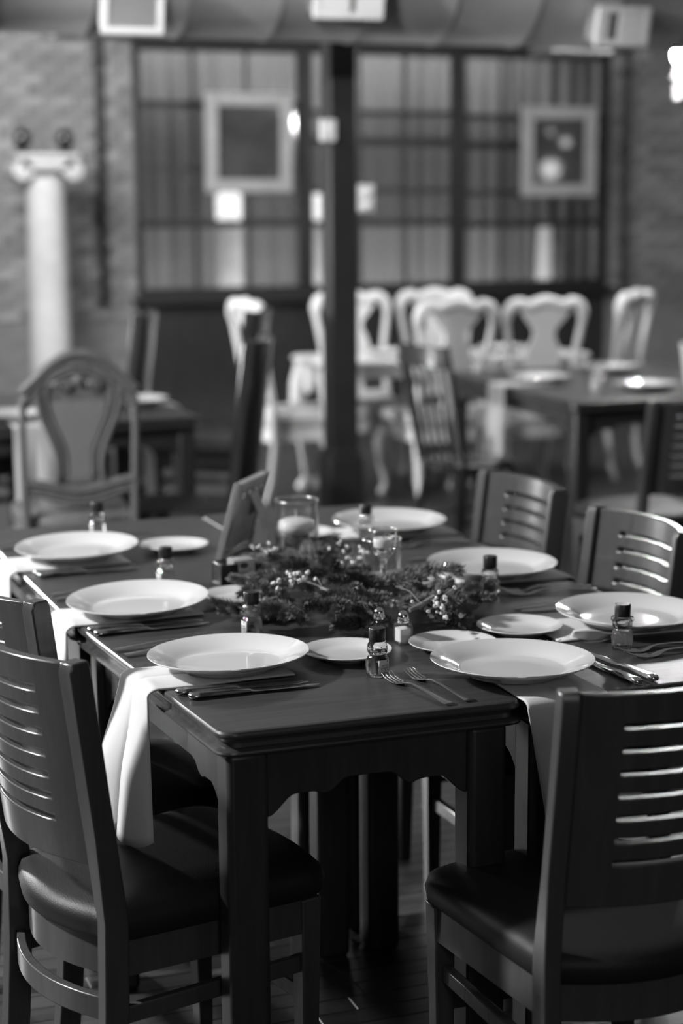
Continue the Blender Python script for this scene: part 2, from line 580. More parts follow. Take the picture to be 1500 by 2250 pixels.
# ------------------------------------------------------------------ post, duct, vents
po = empty('support_post', (2.875, 7.90, 0))
MB().box((0, 0, 1.65), (0.135, 0.135, 3.3)).build('shaft', 'post', po, bevel=0.008)
MB().box((0, 0, 0.20), (0.175, 0.175, 0.40)).box((0, 0, 0.415), (0.155, 0.155, 0.03)).build('plinth', 'post', po, bevel=0.006)
tag(po, 'black square support post standing in the middle of the room', 'post')
sb = empty('switch_box', (2.79, 7.815, 1.93))
MB().box((0, 0, 0), (0.075, 0.03, 0.10)).build('housing', 'white_metal', sb, bevel=0.005)
MB().box((0, -0.018, 0.005), (0.03, 0.008, 0.05)).build('toggle_plate', 'wax', sb, bevel=0.002)
tag(sb, 'small white switch box on the upper left of the black post', 'switch')
sb = empty('emergency_light', (2.987, 7.86, 1.62))
MB().box((0, 0, 0), (0.085, 0.05, 0.13)).build('housing', 'white_metal', sb, bevel=0.006)
MB().sphere((0, -0.028, 0.025), 0.026, 12, 8, (1, .5, 1)).build('lens', 'wax', sb)
MB().sphere((0, -0.028, -0.035), 0.026, 12, 8, (1, .5, 1)).build('lens', 'wax', sb)
tag(sb, 'white emergency light box on the right side of the black post', 'light')

DV, DZ, DR = 7.46, 2.625, 0.33
prof = []
x = U0 + 0.05
ring = []
n = 48
rings = []
while x < U1 - 0.5:
    for dx, dr in ((0, 0), (0.372, 0), (0.378, 0.006), (0.390, 0.006), (0.396, 0)):
        rings.append([(x + dx, DV + (DR + dr) * math.cos(2 * PI * i / n), DZ + (DR + dr) * math.sin(2 * PI * i / n)) for i in range(n)])
    x += 0.396
duct = tag(MB().loft(rings).build('air_duct', 'duct', angle=50), 'long round galvanised spiral air duct under the ceiling', 'duct')

def register(u, z, label, gw, gx, w=0.25, h=0.20):
    r_ = empty('air_register', (u, 7.075, z))
    r_.rotation_euler = (R(14), 0, R(-4))
    MB().box((0, 0.05, 0), (w - 0.02, 0.12, h - 0.02)).build('neck', 'duct', r_, bevel=0.004)
    f = MB()
    bw = 0.026
    for sx in (-1, 1): f.box((sx * (w - bw) / 2, -0.02, 0), (bw, 0.03, h))
    for sz in (-1, 1): f.box((0, -0.02, sz * (h - bw) / 2), (w - 2 * bw, 0.03, bw))
    if gw < w - 2 * bw - .01:
        a = gx + gw / 2
        e = w / 2 - bw
        f.box(((a + e) / 2, -0.018, 0), (e - a, 0.026, h - 2 * bw))
        a2 = gx - gw / 2
        f.box(((a2 - e) / 2, -0.018, 0), (a2 + e, 0.026, h - 2 * bw))
    f.build('frame', 'white_metal', r_, bevel=0.003)
    MB().box((gx, -0.002, 0), (gw, 0.004, h - 2 * bw)).build('backing', 'iron', r_, angle=0)
    k = int(gw / 0.012)
    for i in range(k):
        MB().box((gx - gw / 2 + (i + .5) * gw / k, -0.014, 0), (0.004, 0.012, h - 2 * bw)).build('louver', 'duct', r_, angle=0)
    tag(r_, label, 'vent', 'registers on the air duct')
register(1.70, 2.37, 'white framed louvred register at the left end of the duct', 0.19, 0)
register(2.62, 2.455, 'white register on the duct directly above the black post', 0.03, 0.02, 0.30)
register(3.90, 2.36, 'white register with a small dark grille at the right of the duct', 0.05, -0.045, 0.25, 0.17)
def vent(u, vv, z, label):
    r_ = empty('ceiling_vent', (u, vv, z))
    MB().box((0, 0, 0), (0.40, 0.28, 0.03)).build('plate', 'vent_grey', r_, bevel=0.004)
    MB().box((0, 0, (CEIL - z) / 2), (0.2, 0.16, CEIL - z - 0.02)).build('neck', 'iron', r_, angle=0)
    tag(r_, label, 'vent')
vent(2.05, 9.4, 2.49, 'flat metal ceiling vent behind the duct near the left brick wall')
vent(4.86, 9.4, 2.46, 'flat metal ceiling vent behind the duct at the upper right')
pb = empty('wall_pipe', (2.74, WV - 0.05, 0))
MB().tube([(0, 0, 0.9), (0, 0, 2.9)], 0.028, 12).build('pipe', 'iron', pb)
for z in (1.3, 2.0, 2.6):
    MB().box((0, 0.01, z), (0.09, 0.05, 0.03)).build('bracket', 'iron', pb, bevel=0.004)
tag(pb, 'dark vertical pipe on the left brick wall', 'pipe')
pb = empty('wall_pipe', (6.93, WV - 0.05, 0))
MB().tube([(0, 0, 0.9), (0, 0, 2.9)], 0.028, 12).build('pipe', 'iron', pb)
for z in (1.3, 2.0, 2.6):
    MB().box((0, 0.01, z), (0.09, 0.05, 0.03)).build('bracket', 'iron', pb, bevel=0.004)
tag(pb, 'dark vertical pipe right of the rightmost window', 'pipe')

# mirrors hung in front of the windows
def mirror(u0, u1, z0, z1, bw, label, tilt=0.0):
    r_ = empty('framed_picture', ((u0 + u1) / 2, 12.30, (z0 + z1) / 2))
    r_.rotation_euler = (tilt, 0, 0)
    w_, h_ = u1 - u0, z1 - z0
    for sx in (-1, 1):
        MB().box((sx * (w_ - bw) / 2, 0, 0), (bw, 0.04, h_)).build('frame_side', 'frame_paint', r_, bevel=0.006)
    for sz in (-1, 1):
        MB().box((0, 0, sz * (h_ - bw) / 2), (w_ - 2 * bw, 0.038, bw)).build('frame_rail', 'frame_paint', r_, bevel=0.006)
    MB().box((0, 0.008, 0), (w_ - 2 * bw, 0.01, h_ - 2 * bw)).build('glazed_print', 'picture', r_, angle=0)
    for sx in (-1, 1):
        MB().tube([(sx * w_ * .4, 0.015, h_ / 2 - .02), (sx * w_ * .4, 0.13, 2.80 - (z0 + z1) / 2)], 0.002, 6).build('hanging_wire', 'iron', r_)
    tag(r_, label, 'picture', 'framed pictures hung in front of the windows')
mirror(3.465, 4.115, 1.69, 2.39, 0.092, 'pale framed glazed picture hanging in front of the left window', R(2.5))
mirror(5.955, 6.588, 1.65, 2.325, 0.095, 'pale framed glazed picture with globe light reflections in front of the right window')

# hanging lamps: a bright one at the right edge of view and two globes farther right that the mirror picks up
pl = empty('chandelier', (5.29, 8.36, 0))
MB().tube([(0, 0, 3.3), (0, 0, 2.20)], 0.009, 8).build('rod', 'iron', pl)
MB().lathe([(0.01, 2.06), (0.035, 2.09), (0.05, 2.14), (0.03, 2.19), (0.012, 2.22)], 20).build('hub', 'chrome', pl)
for i in range(6):
    a = PI + 0.2 + i * PI / 3
    ca, sa = math.cos(a), math.sin(a)
    arm = MB().tube([(0.03 * ca, 0.03 * sa, 2.14), (0.12 * ca, 0.12 * sa, 2.10), (0.22 * ca, 0.22 * sa, 2.14), (0.30 * ca, 0.30 * sa, 2.22), (0.305 * ca, 0.305 * sa, 2.26)], 0.009, 8).build('arm', 'chrome', pl)
    MB().lathe([(0.012, 2.25), (0.034, 2.262), (0.03, 2.27), (0.014, 2.275), (0.014, 2.345)], 16, (0.305 * ca, 0.305 * sa, 0)).build('candle_cup', 'wax', arm)
    MB().lathe([(0.010, 2.345), (0.021, 2.365), (0.023, 2.39), (0.014, 2.43), (0.003, 2.455)], 14, (0.305 * ca, 0.305 * sa, 0)).build('bulb', 'bulb', arm)
    for z in (2.205, 2.16):
        MB().sphere((0.305 * ca, 0.305 * sa, z), 0.021, 10, 8).build('crystal_drop', 'crystal', arm)
tag(pl, 'bright chandelier of bare candle bulbs with crystal drops at the upper right edge', 'chandelier')
def globe(loc, r_, label):
    q = empty('globe_lamp', loc)
    MB().sphere((0, 0, 0), r_, 24, 16).build('globe', 'globe', q)
    MB().tube([(0, 0, r_), (0, 0, CEIL - loc[2])], 0.006, 8).build('cord', 'iron', q)
    tag(q, label, 'lamp')
globe((8.30, 8.14, 1.945), 0.10, 'large frosted globe lamp seen only in the right framed picture, lower left')
globe((8.47, 8.14, 2.22), 0.045, 'small frosted globe lamp seen only in the right framed picture, upper right')
globe((8.30, 8.14, 2.32), 0.025, 'tiny frosted globe lamp seen only in the right framed picture, topmost')

# ionic column on the left
co = empty('ionic_column', (2.236, 11.9, 0))
MB().box((0, 0, 0.05), (0.40, 0.40, 0.10)).lathe([(.18, .10), (.185, .13), (.16, .16), (.145, .19)], 32).build('base', 'plaster', co, bevel=0.004)
nf = 20
rings = []
for z, rr in ((.19, .142), (.7, .140), (1.3, .134), (1.79, .126)):
    rings.append([((rr - (0.007 if i % 2 else 0)) * math.cos(2 * PI * i / (2 * nf)), (rr - (0.007 if i % 2 else 0)) * math.sin(2 * PI * i / (2 * nf)), z) for i in range(2 * nf)])
MB().loft(rings).build('shaft', 'plaster', co, angle=60)
MB().box((0, 0, 1.925), (0.42, 0.30, 0.035)).box((0, 0, 1.875), (0.36, 0.26, 0.07)).build('capital', 'plaster', co, bevel=0.006)
for sx in (-1, 1):
    vb = MB()
    pr_ = [(0.066, -0.13), (0.07, -0.11), (0.055, -0.03), (0.055, 0.03), (0.07, 0.11), (0.066, 0.13)]
    vb.loft([[(sx * 0.165 + a * math.cos(2 * PI * i / 24), y, 1.835 + a * math.sin(2 * PI * i / 24)) for i in range(24)] for a, y in pr_])
    vb.loft([[(sx * 0.165 + a * math.cos(2 * PI * i / 16), y, 1.835 + a * math.sin(2 * PI * i / 16)) for i in range(16)] for a, y in ((0.03, -0.13), (0.028, -0.145))])
    vb.build('volute', 'plaster', co)
tag(co, 'white fluted pedestal column with scrolled capital against the left brick wall', 'column')
for sx, nm in ((-1, 'left'), (1, 'right')):
    q = MB().lathe([(.035, 0), (.04, .01), (.02, .025), (.055, .06), (.062, .10), (.045, .14), (.025, .15), (.03, .165)], 20).build('dark_urn', 'dark_ceramic')
    q.location = (2.236 + sx * 0.142, 11.9, 1.943)
    tag(q, 'small dark urn on the %s end of the white column capital' % nm, 'urn', 'urns on the column')
# dark vase on a stand at the right edge
q = empty('vase_stand', (5.25, 8.42, 0))
MB().lathe([(.20, 0), (.20, .03), (.05, .06), (.035, .2), (.035, 1.0), (.06, 1.06), (.15, 1.09), (.15, 1.11)], 28).build('pedestal', 'iron', q)
tag(q, 'slim dark pedestal under the glazed vase at the right edge', 'pedestal')
q = MB().lathe([(.05, 0), (.06, .01), (.10, .08), (.118, .16), (.10, .23), (.05, .27), (.045, .29), (.06, .31)], 32).build('glazed_vase', 'dark_ceramic')
q.location = (5.25, 8.42, 1.11)
tag(q, 'dark glazed vase with a highlight on a pedestal at the right edge', 'vase')

# ------------------------------------------------------------------ chairs
def grid_solid(mb_, xs, zs, skip, yfn, th):
    nx, nz = len(xs), len(zs)
    idx = lambda i, j, s_: (j * nx + i) * 2 + s_
    vs_ = []
    for z in zs:
        for x_ in xs:
            y = yfn(x_, z)
            vs_ += [(x_, y - th / 2, z), (x_, y + th / 2, z)]
    solid = lambda i, j: 0 <= i < nx - 1 and 0 <= j < nz - 1 and not skip(i, j)
    fs = []
    for j in range(nz - 1):
        for i in range(nx - 1):
            if not solid(i, j): continue
            fs.append((idx(i, j, 0), idx(i + 1, j, 0), idx(i + 1, j + 1, 0), idx(i, j + 1, 0)))
            fs.append((idx(i, j, 1), idx(i, j + 1, 1), idx(i + 1, j + 1, 1), idx(i + 1, j, 1)))
            if not solid(i - 1, j): fs.append((idx(i, j, 0), idx(i, j + 1, 0), idx(i, j + 1, 1), idx(i, j, 1)))
            if not solid(i + 1, j): fs.append((idx(i + 1, j, 0), idx(i + 1, j, 1), idx(i + 1, j + 1, 1), idx(i + 1, j + 1, 0)))
            if not solid(i, j - 1): fs.append((idx(i, j, 0), idx(i, j, 1), idx(i + 1, j, 1), idx(i + 1, j, 0)))
            if not solid(i, j + 1): fs.append((idx(i, j + 1, 0), idx(i + 1, j + 1, 0), idx(i + 1, j + 1, 1), idx(i, j + 1, 1)))
    used = sorted({k for f_ in fs for k in f_})
    mp_ = {k: i for i, k in enumerate(used)}
    mb_.add([vs_[k] for k in used], [tuple(mp_[k] for k in f_) for f_ in fs])

def seat_outline(grow=0.0, n=14):
    """D-shaped seat: wide rounded front, narrower bowed rear"""
    pts = []
    wf, wr, yf, yr = 0.205 + grow, 0.180 + grow, 0.205 + grow, -0.205 - grow
    def corner(cx, cy, r_, a0, a1, k=7):
        return [(cx + r_ * math.cos(a0 + (a1 - a0) * i / k), cy + r_ * math.sin(a0 + (a1 - a0) * i / k)) for i in range(k + 1)]
    rr = 0.055
    # front edge, bowed outward
    for i in range(n + 1):
        t = -1 + 2 * i / n
        pts.append((-(wf - rr) * t * -1 * -1, yf + 0.018 * (1 - t * t)))
    pts = [(-(wf - rr) + 2 * (wf - rr) * i / n, yf + 0.018 * (1 - (-1 + 2 * i / n) ** 2)) for i in range(n + 1)]
    pts = pts[::-1]                                   # right to left along the front
    pts += corner(-(wf - rr), yf - rr, rr, PI / 2, PI)[1:]
    pts += corner(-(wr - 0.03), yr + 0.03, 0.03, PI, 1.5 * PI)
    for i in range(1, n):
        t = -1 + 2 * i / n
        pts.append(((wr - 0.03) * t, yr - 0.040 * (1 - t * t)))
    pts += corner(wr - 0.03, yr + 0.03, 0.03, 1.5 * PI, 2 * PI)
    pts += corner(wf - rr, yf - rr, rr, 0, PI / 2)[:-1]
    return pts

def slat_chair(name, top=0.89, slots=True, mat='chair', panel_z0=0.545):
    t = empty(name)
    ylean = lambda z: -0.205 - (z - 0.45) * 0.125 if z > 0.45 else -0.205 - (0.45 - z) ** 2 * 0.14
    for sx in (-1, 1):
        mb_ = MB()
        rings = []
        for z in (0.0, 0.15, 0.3, 0.45, 0.6, 0.75, top - 0.015, top):
            y = ylean(z)
            hw = 0.0145
            d0, d1 = 0.022, 0.022
            if z >= top - 0.001: d0, d1 = 0.014, 0.018
            xx = sx * 0.183
            an = sx * 0.30 * smoothstep((z - 0.40) / 0.2)
            ca, sa = math.cos(an), math.sin(an)
            rings.append([(xx + px * ca - py * sa, y + px * sa + py * ca, z) for px, py in ((-hw, -d0), (hw, -d0), (hw, d1), (-hw, d1))])
        mb_.loft(rings).build('back_post', mat, t, angle=40, bevel=0.003)
    # curved slotted panel
    nx = 22
    x0 = 0.1685
    xs = [-x0 + 2 * x0 * i / nx for i in range(nx + 1)]
    zs = [panel_z0]
    z_sl = []
    if slots:
        pitch, sh, n_sl = 0.0365, 0.0100, 7
        zb = top - 0.055 - pitch * (n_sl - 1)
        for k in range(n_sl):
            z_sl.append(len(zs))
            zs += [zb + k * pitch - sh / 2, zb + k * pitch + sh / 2]
    else:
        zs += [panel_z0 + (top - panel_z0) * k / 6 for k in range(1, 6)]
    zs += [top - 0.004]
    bul = lambda x_: 0.048 * (1 - (x_ / 0.175) ** 2)
    crown = lambda x_, z: z
    skip = lambda i, j: slots and (j in z_sl) and 4 <= i < nx - 4
    pm = MB()
    grid_solid(pm, xs, zs, skip, lambda x_, z: ylean(z) - bul(x_), 0.020)
    pm.build('back_panel', mat, t, angle=30, bevel=0.0025, seg=2)
    # seat: cushion and apron
    rings = []
    for z, gr in ((0.408, 0.0), (0.414, 0.006), (0.435, 0.009), (0.452, 0.004), (0.462, -0.012), (0.468, -0.04), (0.472, -0.09)):
        o_ = seat_outline(0.0)
        cx = 0.0
        k = 1 + gr / 0.21
        rings.append([(x_ * k, y_ * k, z) for x_, y_ in o_])
    MB().loft(rings).build('seat_cushion', 'vinyl', t, angle=60)
    o_ = seat_outline(-0.004)
    oi = seat_outline(-0.026)
    MB().loft([[(x_, y_, 0.345) for x_, y_ in o_], [(x_, y_, 0.408) for x_, y_ in o_], [(x_, y_, 0.408) for x_, y_ in oi], [(x_, y_, 0.345) for x_, y_ in oi]], False, False).build('apron', mat, t, angle=40)
    for sx in (-1, 1):
        MB().bar((sx * 0.186, 0.165, 0.407), (sx * 0.180, 0.168, 0.0), 0.040, 0.040, 0.028, 0.028).build('leg', mat, t, bevel=0.003)
        MB().bar((sx * 0.183, 0.155, 0.285), (sx * 0.182, -0.195, 0.285), 0.017, 0.030).build('stretcher', mat, t, bevel=0.003)
    # bowed rear stretcher and straight front stretcher
    rb_ = MB()
    xs2 = [-0.17 + 0.34 * i / 14 for i in range(15)]
    grid_solid(rb_, xs2, [0.275, 0.315], lambda i, j: False, lambda x_, z: -0.207 - 0.045 * (1 - (x_ / 0.17) ** 2), 0.017)
    rb_.build('stretcher', mat, t, angle=30, bevel=0.002)
    MB().bar((-0.17, 0.164, 0.225), (0.17, 0.164, 0.225), 0.030, 0.017, ref=(0, 0, 1)).build('stretcher', mat, t, bevel=0.003)
    return t

def put(o, loc, rz, label, cat, group=None):
    o.location = loc
    o.rotation_euler = (0, 0, rz)
    tag(o, label, cat, group)
    return o

GS = 'slotted-back chairs at the laid table'
proto = slat_chair('slotted_back_chair')
put(proto, (0.713, 2.862, 0), -PI / 2 + R(15), 'slotted-back wooden chair at the near left, nearest the camera on that side', 'chair', GS)
for loc, rz, lb in (
    ((0.735, 3.312, 0), -PI / 2 + R(15), 'slotted-back wooden chair second along the left side, mostly hidden'),
    ((1.318, 2.455, 0), R(2), 'slotted-back wooden chair at the near end of the table, back to the camera'),
    ((1.690, 3.395, 0), PI / 2 + R(2), 'slotted-back wooden chair on the right side, cut by the picture edge'),
    ((1.70, 4.005, 0), PI / 2 + R(4), 'slotted-back wooden chair at the far right, farther of the two facing left'),
    ((3.32, 5.75, 0), R(8), 'slotted-back wooden chair at the right edge before the right rear table')):
    put(copy_tree(proto), loc, rz, lb, 'chair', GS)
proto2 = slat_chair('tall_back_chair', 1.10, False, 'tall_chair')
GT = 'tall solid-back chairs at the left rear table'
put(proto2, (1.72, 6.47, 0), PI / 2 - R(26), 'tall dark solid-back chair nearest the black post, seat toward the left table', 'chair', GT)
put(copy_tree(proto2), (1.72, 8.26, 0), PI / 2 - R(24), 'tall dark solid-back chair with a bright top, right of the cane chair', 'chair', GT)
put(copy_tree(proto2), (2.28, 8.25, 0), PI / 2 - R(30), 'tall dark solid-back chair between the other two tall chairs', 'chair', GT)
put(copy_tree(proto2), (1.12, 8.35, 0), PI + R(20), 'tall dark solid-back chair at the left edge behind the cane chair', 'chair', GT)

def cane_chair():
    t = empty('cane_back_chair')
    Y = -0.22
    lean = lambda z: Y - max(0, z - 0.45) * 0.10
    def curve(pts, r_, nm, parent=t, flat=0.7, mat='old_chair'):
        o = MB().tube([(x_, lean(z) + dy, z) for x_, z, dy in pts], r_, 10).build(nm, mat, parent, angle=60)
        return o
    for sx in (-1, 1):
        curve([(sx * 0.19, 0.0, 0), (sx * 0.195, 0.3, 0), (sx * 0.20, 0.55, 0), (sx * 0.205, 0.8, 0), (sx * 0.20, 0.905, 0)], [0.017, 0.019, 0.016, 0.014, 0.015], 'back_post')
    # arched carved crest
    n_ = 24
    def crest(off, r_, nm, amp=1.0):
        pts = []
        for i in range(n_ + 1):
            s_ = -1 + 2 * i / n_
            z = 0.935 + 0.145 * (math.cos(s_ * PI) * 0.5 + 0.5) ** 0.55 * amp - 0.012 * (1 - abs(s_)) + off
            pts.append((s_ * 0.205, z, 0))
        curve(pts, r_, nm)
    crest(0.0, 0.019, 'crest_rail')
    crest(-0.035, 0.014, 'crest_moulding')
    crest(-0.065, 0.009, 'crest_moulding', 0.9)
    # vase-shaped splat with a cane panel
    def half(z):
        t_ = (z - 0.60) / 0.38
        return 0.085 + 0.055 * smoothstep(t_) - 0.012 * math.sin(t_ * PI * 2)
    zs_ = [0.60 + 0.36 * i / 18 for i in range(19)]
    for sx in (-1, 1):
        curve([(sx * half(z), z, 0) for z in zs_], 0.013, 'splat_frame')
        curve([(sx * (half(z) - 0.028), z, -0.004) for z in zs_[1:]], 0.007, 'splat_bead')
    curve([(-half(.96) + 2 * half(.96) * i / 12, 0.96 + 0.05 * math.sin(PI * i / 12), 0) for i in range(13)], 0.013, 'splat_frame')
    outline = [(half(z) - 0.01, z) for z in zs_] + [(-(half(z) - 0.01), z) for z in reversed(zs_)]
    sp = MB()
    sp.loft([[(x_, lean(z) - 0.003, z) for x_, z in outline], [(x_, lean(z) + 0.003, z) for x_, z in outline]])
    sp.build('splat_board', 'old_chair', t, angle=20)
    # woven cane lattice: one woven panel
    cm = MB()
    hw = lambda z: half(z) - 0.042
    z = 0.62
    while z < 0.90:
        cm.box((0, lean(z) - 0.007, z), (2 * hw(z), 0.003, 0.0035))
        z += 0.0085
    xk = -0.09
    while xk < 0.091:
        zz = [q for q in zs_ if hw(q) > abs(xk) and q < 0.90]
        if len(zz) > 1:
            cm.bar((xk, lean(zz[0]) - 0.008, zz[0]), (xk, lean(zz[-1]) - 0.008, zz[-1]), 0.0035, 0.003)
        xk += 0.0085
    c_ = cm.build('cane_weave', 'cane', t, angle=0)
    c_['kind'] = 'stuff'
    # carved rosette and scrolls
    for sx in (-1, 1):
        sc = []
        for i in range(26):
            a = i / 25 * 3.6 * PI
            rr = 0.034 * (1 - i / 30)
            sc.append((sx * (0.058 + rr * math.cos(a)), 0.955 + rr * math.sin(a) * 0.7, -0.008))
        curve(sc, 0.006, 'carved_scroll')
    MB().sphere((0, lean(0.97) - 0.012, 0.975), 0.022, 12, 8, (1, .5, 1)).build('carved_rosette', 'old_chair', t)
    # lower carved rail
    for k, (zb, r_) in enumerate(((0.585, 0.016), (0.565, 0.012), (0.545, 0.012))):
        curve([(-0.20 + 0.4 * i / 20, zb + 0.018 * math.cos((i / 20 - 0.5) * 2 * PI * 1.0) * -1, 0) for i in range(21)], r_, 'lower_rail')
    rings = []
    for z, k in ((0.40, 0.97), (0.41, 1.0), (0.45, 1.02), (0.475, 0.97), (0.485, 0.8)):
        rings.append([(x_ * k, y_ * k, z) for x_, y_ in seat_outline(0.01)])
    MB().loft(rings).build('seat_cushion', 'old_chair', t, angle=60)
    oo, oi = seat_outline(0.005), seat_outline(-0.02)
    MB().loft([[(x_, y_, 0.34) for x_, y_ in oo], [(x_, y_, 0.40) for x_, y_ in oo], [(x_, y_, 0.40) for x_, y_ in oi], [(x_, y_, 0.34) for x_, y_ in oi]], False, False).build('apron', 'old_chair', t, angle=40)
    for sx in (-1, 1):
        MB().tube([(sx * 0.20, 0.17, 0.36), (sx * 0.215, 0.185, 0.28), (sx * 0.205, 0.18, 0.15), (sx * 0.195, 0.17, 0.04), (sx * 0.20, 0.19, 0.0)], [0.028, 0.032, 0.022, 0.014, 0.02], 12).build('leg', 'old_chair', t, angle=60)
    return t
put(cane_chair(), (1.285, 6.50, 0), R(-4), 'carved wooden chair with cane back panel, behind the far left corner of the table', 'chair')

def ornate_chair():
    t = empty('ornate_chair')
    mat = 'white_wood'
    lean = lambda z: -0.22 - max(0, z - 0.45) * 0.13
    # back frame: one yoke-shaped loop of posts, shoulders and crest
    half_pts = [(0.205, 0.46), (0.195, 0.6), (0.19, 0.75), (0.212, 0.90), (0.222, 0.985), (0.200, 1.045), (0.15, 1.062), (0.105, 1.045), (0.06, 1.058), (0.0, 1.072)]
    pts = [(x_, z) for x_, z in half_pts] + [(-x_, z) for x_, z in reversed(half_pts[:-1])]
    # resample smoothly
    sm = []
    P = [Vector((x_, z)) for x_, z in pts]
    for i in range(len(P) - 1):
        p0, p1, p2, p3 = P[max(i - 1, 0)], P[i], P[i + 1], P[min(i + 2, len(P) - 1)]
        for k in range(4):
            u_ = k / 4
            sm.append(0.5 * ((2 * p1) + (p2 - p0) * u_ + (2 * p0 - 5 * p1 + 4 * p2 - p3) * u_ ** 2 + (3 * p1 - p0 - 3 * p2 + p3) * u_ ** 3))
    sm.append(P[-1])
    MB().tube([(p.x, lean(p.y), p.y) for p in sm], [0.019 + 0.014 * smoothstep((p.y - 0.94) / 0.08) for p in sm], 10).build('back_frame', mat, t, angle=60)
    # vase splat
    prof_ = [(0.055, 0.50), (0.05, 0.56), (0.075, 0.62), (0.10, 0.70), (0.105, 0.76), (0.085, 0.83), (0.06, 0.88), (0.065, 0.92), (0.105, 0.965), (0.14, 1.01), (0.12, 1.05)]
    poly = [(a, z) for a, z in prof_] + [(-a, z) for a, z in reversed(prof_)]
    MB().loft([[(x_, lean(z) - 0.011, z) for x_, z in poly], [(x_, lean(z) + 0.011, z) for x_, z in poly]]).build('splat', mat, t, angle=30)
    MB().box((0, lean(0.49), 0.49), (0.40, 0.03, 0.055)).build('lower_rail', mat, t, bevel=0.006)
    rings = []
    for z, k in ((0.40, 0.97), (0.41, 1.06), (0.45, 1.08), (0.48, 1.02), (0.492, 0.85)):
        rings.append([(x_ * k, y_ * k + 0.01, z) for x_, y_ in seat_outline(0.01)])
    MB().loft(rings).build('seat_cushion', 'upholstery', t, angle=60)
    oo, oi = seat_outline(0.012), seat_outline(-0.02)
    MB().loft([[(x_, y_, 0.325) for x_, y_ in oo], [(x_, y_, 0.40) for x_, y_ in oo], [(x_, y_, 0.40) for x_, y_ in oi], [(x_, y_, 0.325) for x_, y_ in oi]], False, False).build('apron', mat, t, angle=40)
    for sx in (-1, 1):
        MB().tube([(sx * 0.205, 0.175, 0.37), (sx * 0.235, 0.205, 0.29), (sx * 0.225, 0.20, 0.17), (sx * 0.205, 0.18, 0.06), (sx * 0.215, 0.20, 0.0)], [0.034, 0.038, 0.027, 0.019, 0.03], 12).build('leg', mat, t, angle=60)
        MB().tube([(sx * 0.195, lean(.46), 0.46), (sx * 0.195, -0.215, 0.30), (sx * 0.195, -0.24, 0.10), (sx * 0.195, -0.275, 0.0)], [0.022, 0.022, 0.019, 0.018], 10).build('leg', mat, t, angle=60)
    return t
GW = 'white ornate chairs around the head table'
oc = ornate_chair()
put(oc, (3.77, 8.87, 0), R(2), 'white ornate vase-splat chair with the largest back, near side of the head table', 'chair', GW)
for loc, rz, lb in (
    ((4.32, 8.87, 0), R(-3), 'white ornate chair at the head table, right of the largest one'),
    ((4.93, 9.26, 0), R(38), 'white ornate chair turned half sideways at the right end of the head table'),
    ((3.60, 9.41, 0), R(180), 'white ornate chair behind the head table just right of the black post'),
    ((4.13, 9.43, 0), R(178), 'white ornate chair behind the head table, partly hidden by the largest white chair'),
    ((3.08, 9.16, 0), R(-86), 'white ornate chair at the left end of the head table, left of the black post')):
    put(copy_tree(oc), loc, rz, lb, 'chair', GW)

def spindle_chair():
    t = empty('spindle_back_chair')
    mat = 'tall_chair'
    rings = [[(0.21 * math.cos(a) * k, 0.20 * math.sin(a) * k, z) for a in [2 * PI * i / 32 for i in range(32)]] for z, k in ((0.425, 0.9), (0.435, 1.0), (0.455, 1.0), (0.462, 0.95))]
    MB().loft(rings).build('seat', mat, t, angle=50)
    for sx in (-1, 1):
        for sy in (-1, 1):
            MB().tube([(sx * 0.14, sy * 0.13, 0.43), (sx * 0.17, sy * 0.16, 0.2), (sx * 0.19, sy * 0.185, 0.0)], [0.014, 0.019, 0.012], 10).build('leg', mat, t, angle=60)
        MB().tube([(sx * 0.168, -0.16, 0.2), (sx * 0.168, 0.16, 0.2)], 0.009, 8).build('stretcher', mat, t)
        MB().tube([(sx * 0.175, -0.14, 0.455), (sx * 0.185, -0.20, 0.75), (sx * 0.19, -0.245, 0.98)], [0.016, 0.016, 0.013], 10).build('back_post', mat, t)
    for i in range(5):
        x_ = -0.12 + 0.06 * i
        MB().tube([(x_, -0.16, 0.455), (x_ * 1.05, -0.205, 0.70), (x_ * 1.08, -0.235, 0.90)], [0.008, 0.011, 0.008], 8).build('spindle', mat, t)
    cm = MB()
    grid_solid(cm, [-0.20 + 0.4 * i / 12 for i in range(13)], [0.89, 0.93, 0.985], lambda i, j: False, lambda x_, z: -0.24 - 0.03 * (1 - (x_ / 0.2) ** 2), 0.018)
    cm.build('crest_rail', mat, t, angle=30, bevel=0.003)
    return t
sc_ = spindle_chair()
put(sc_, (3.20, 7.12, 0), -PI / 2 + R(10), 'dark spindle-back chair drawn up to the left side of the right rear table', 'chair', 'spindle chairs')

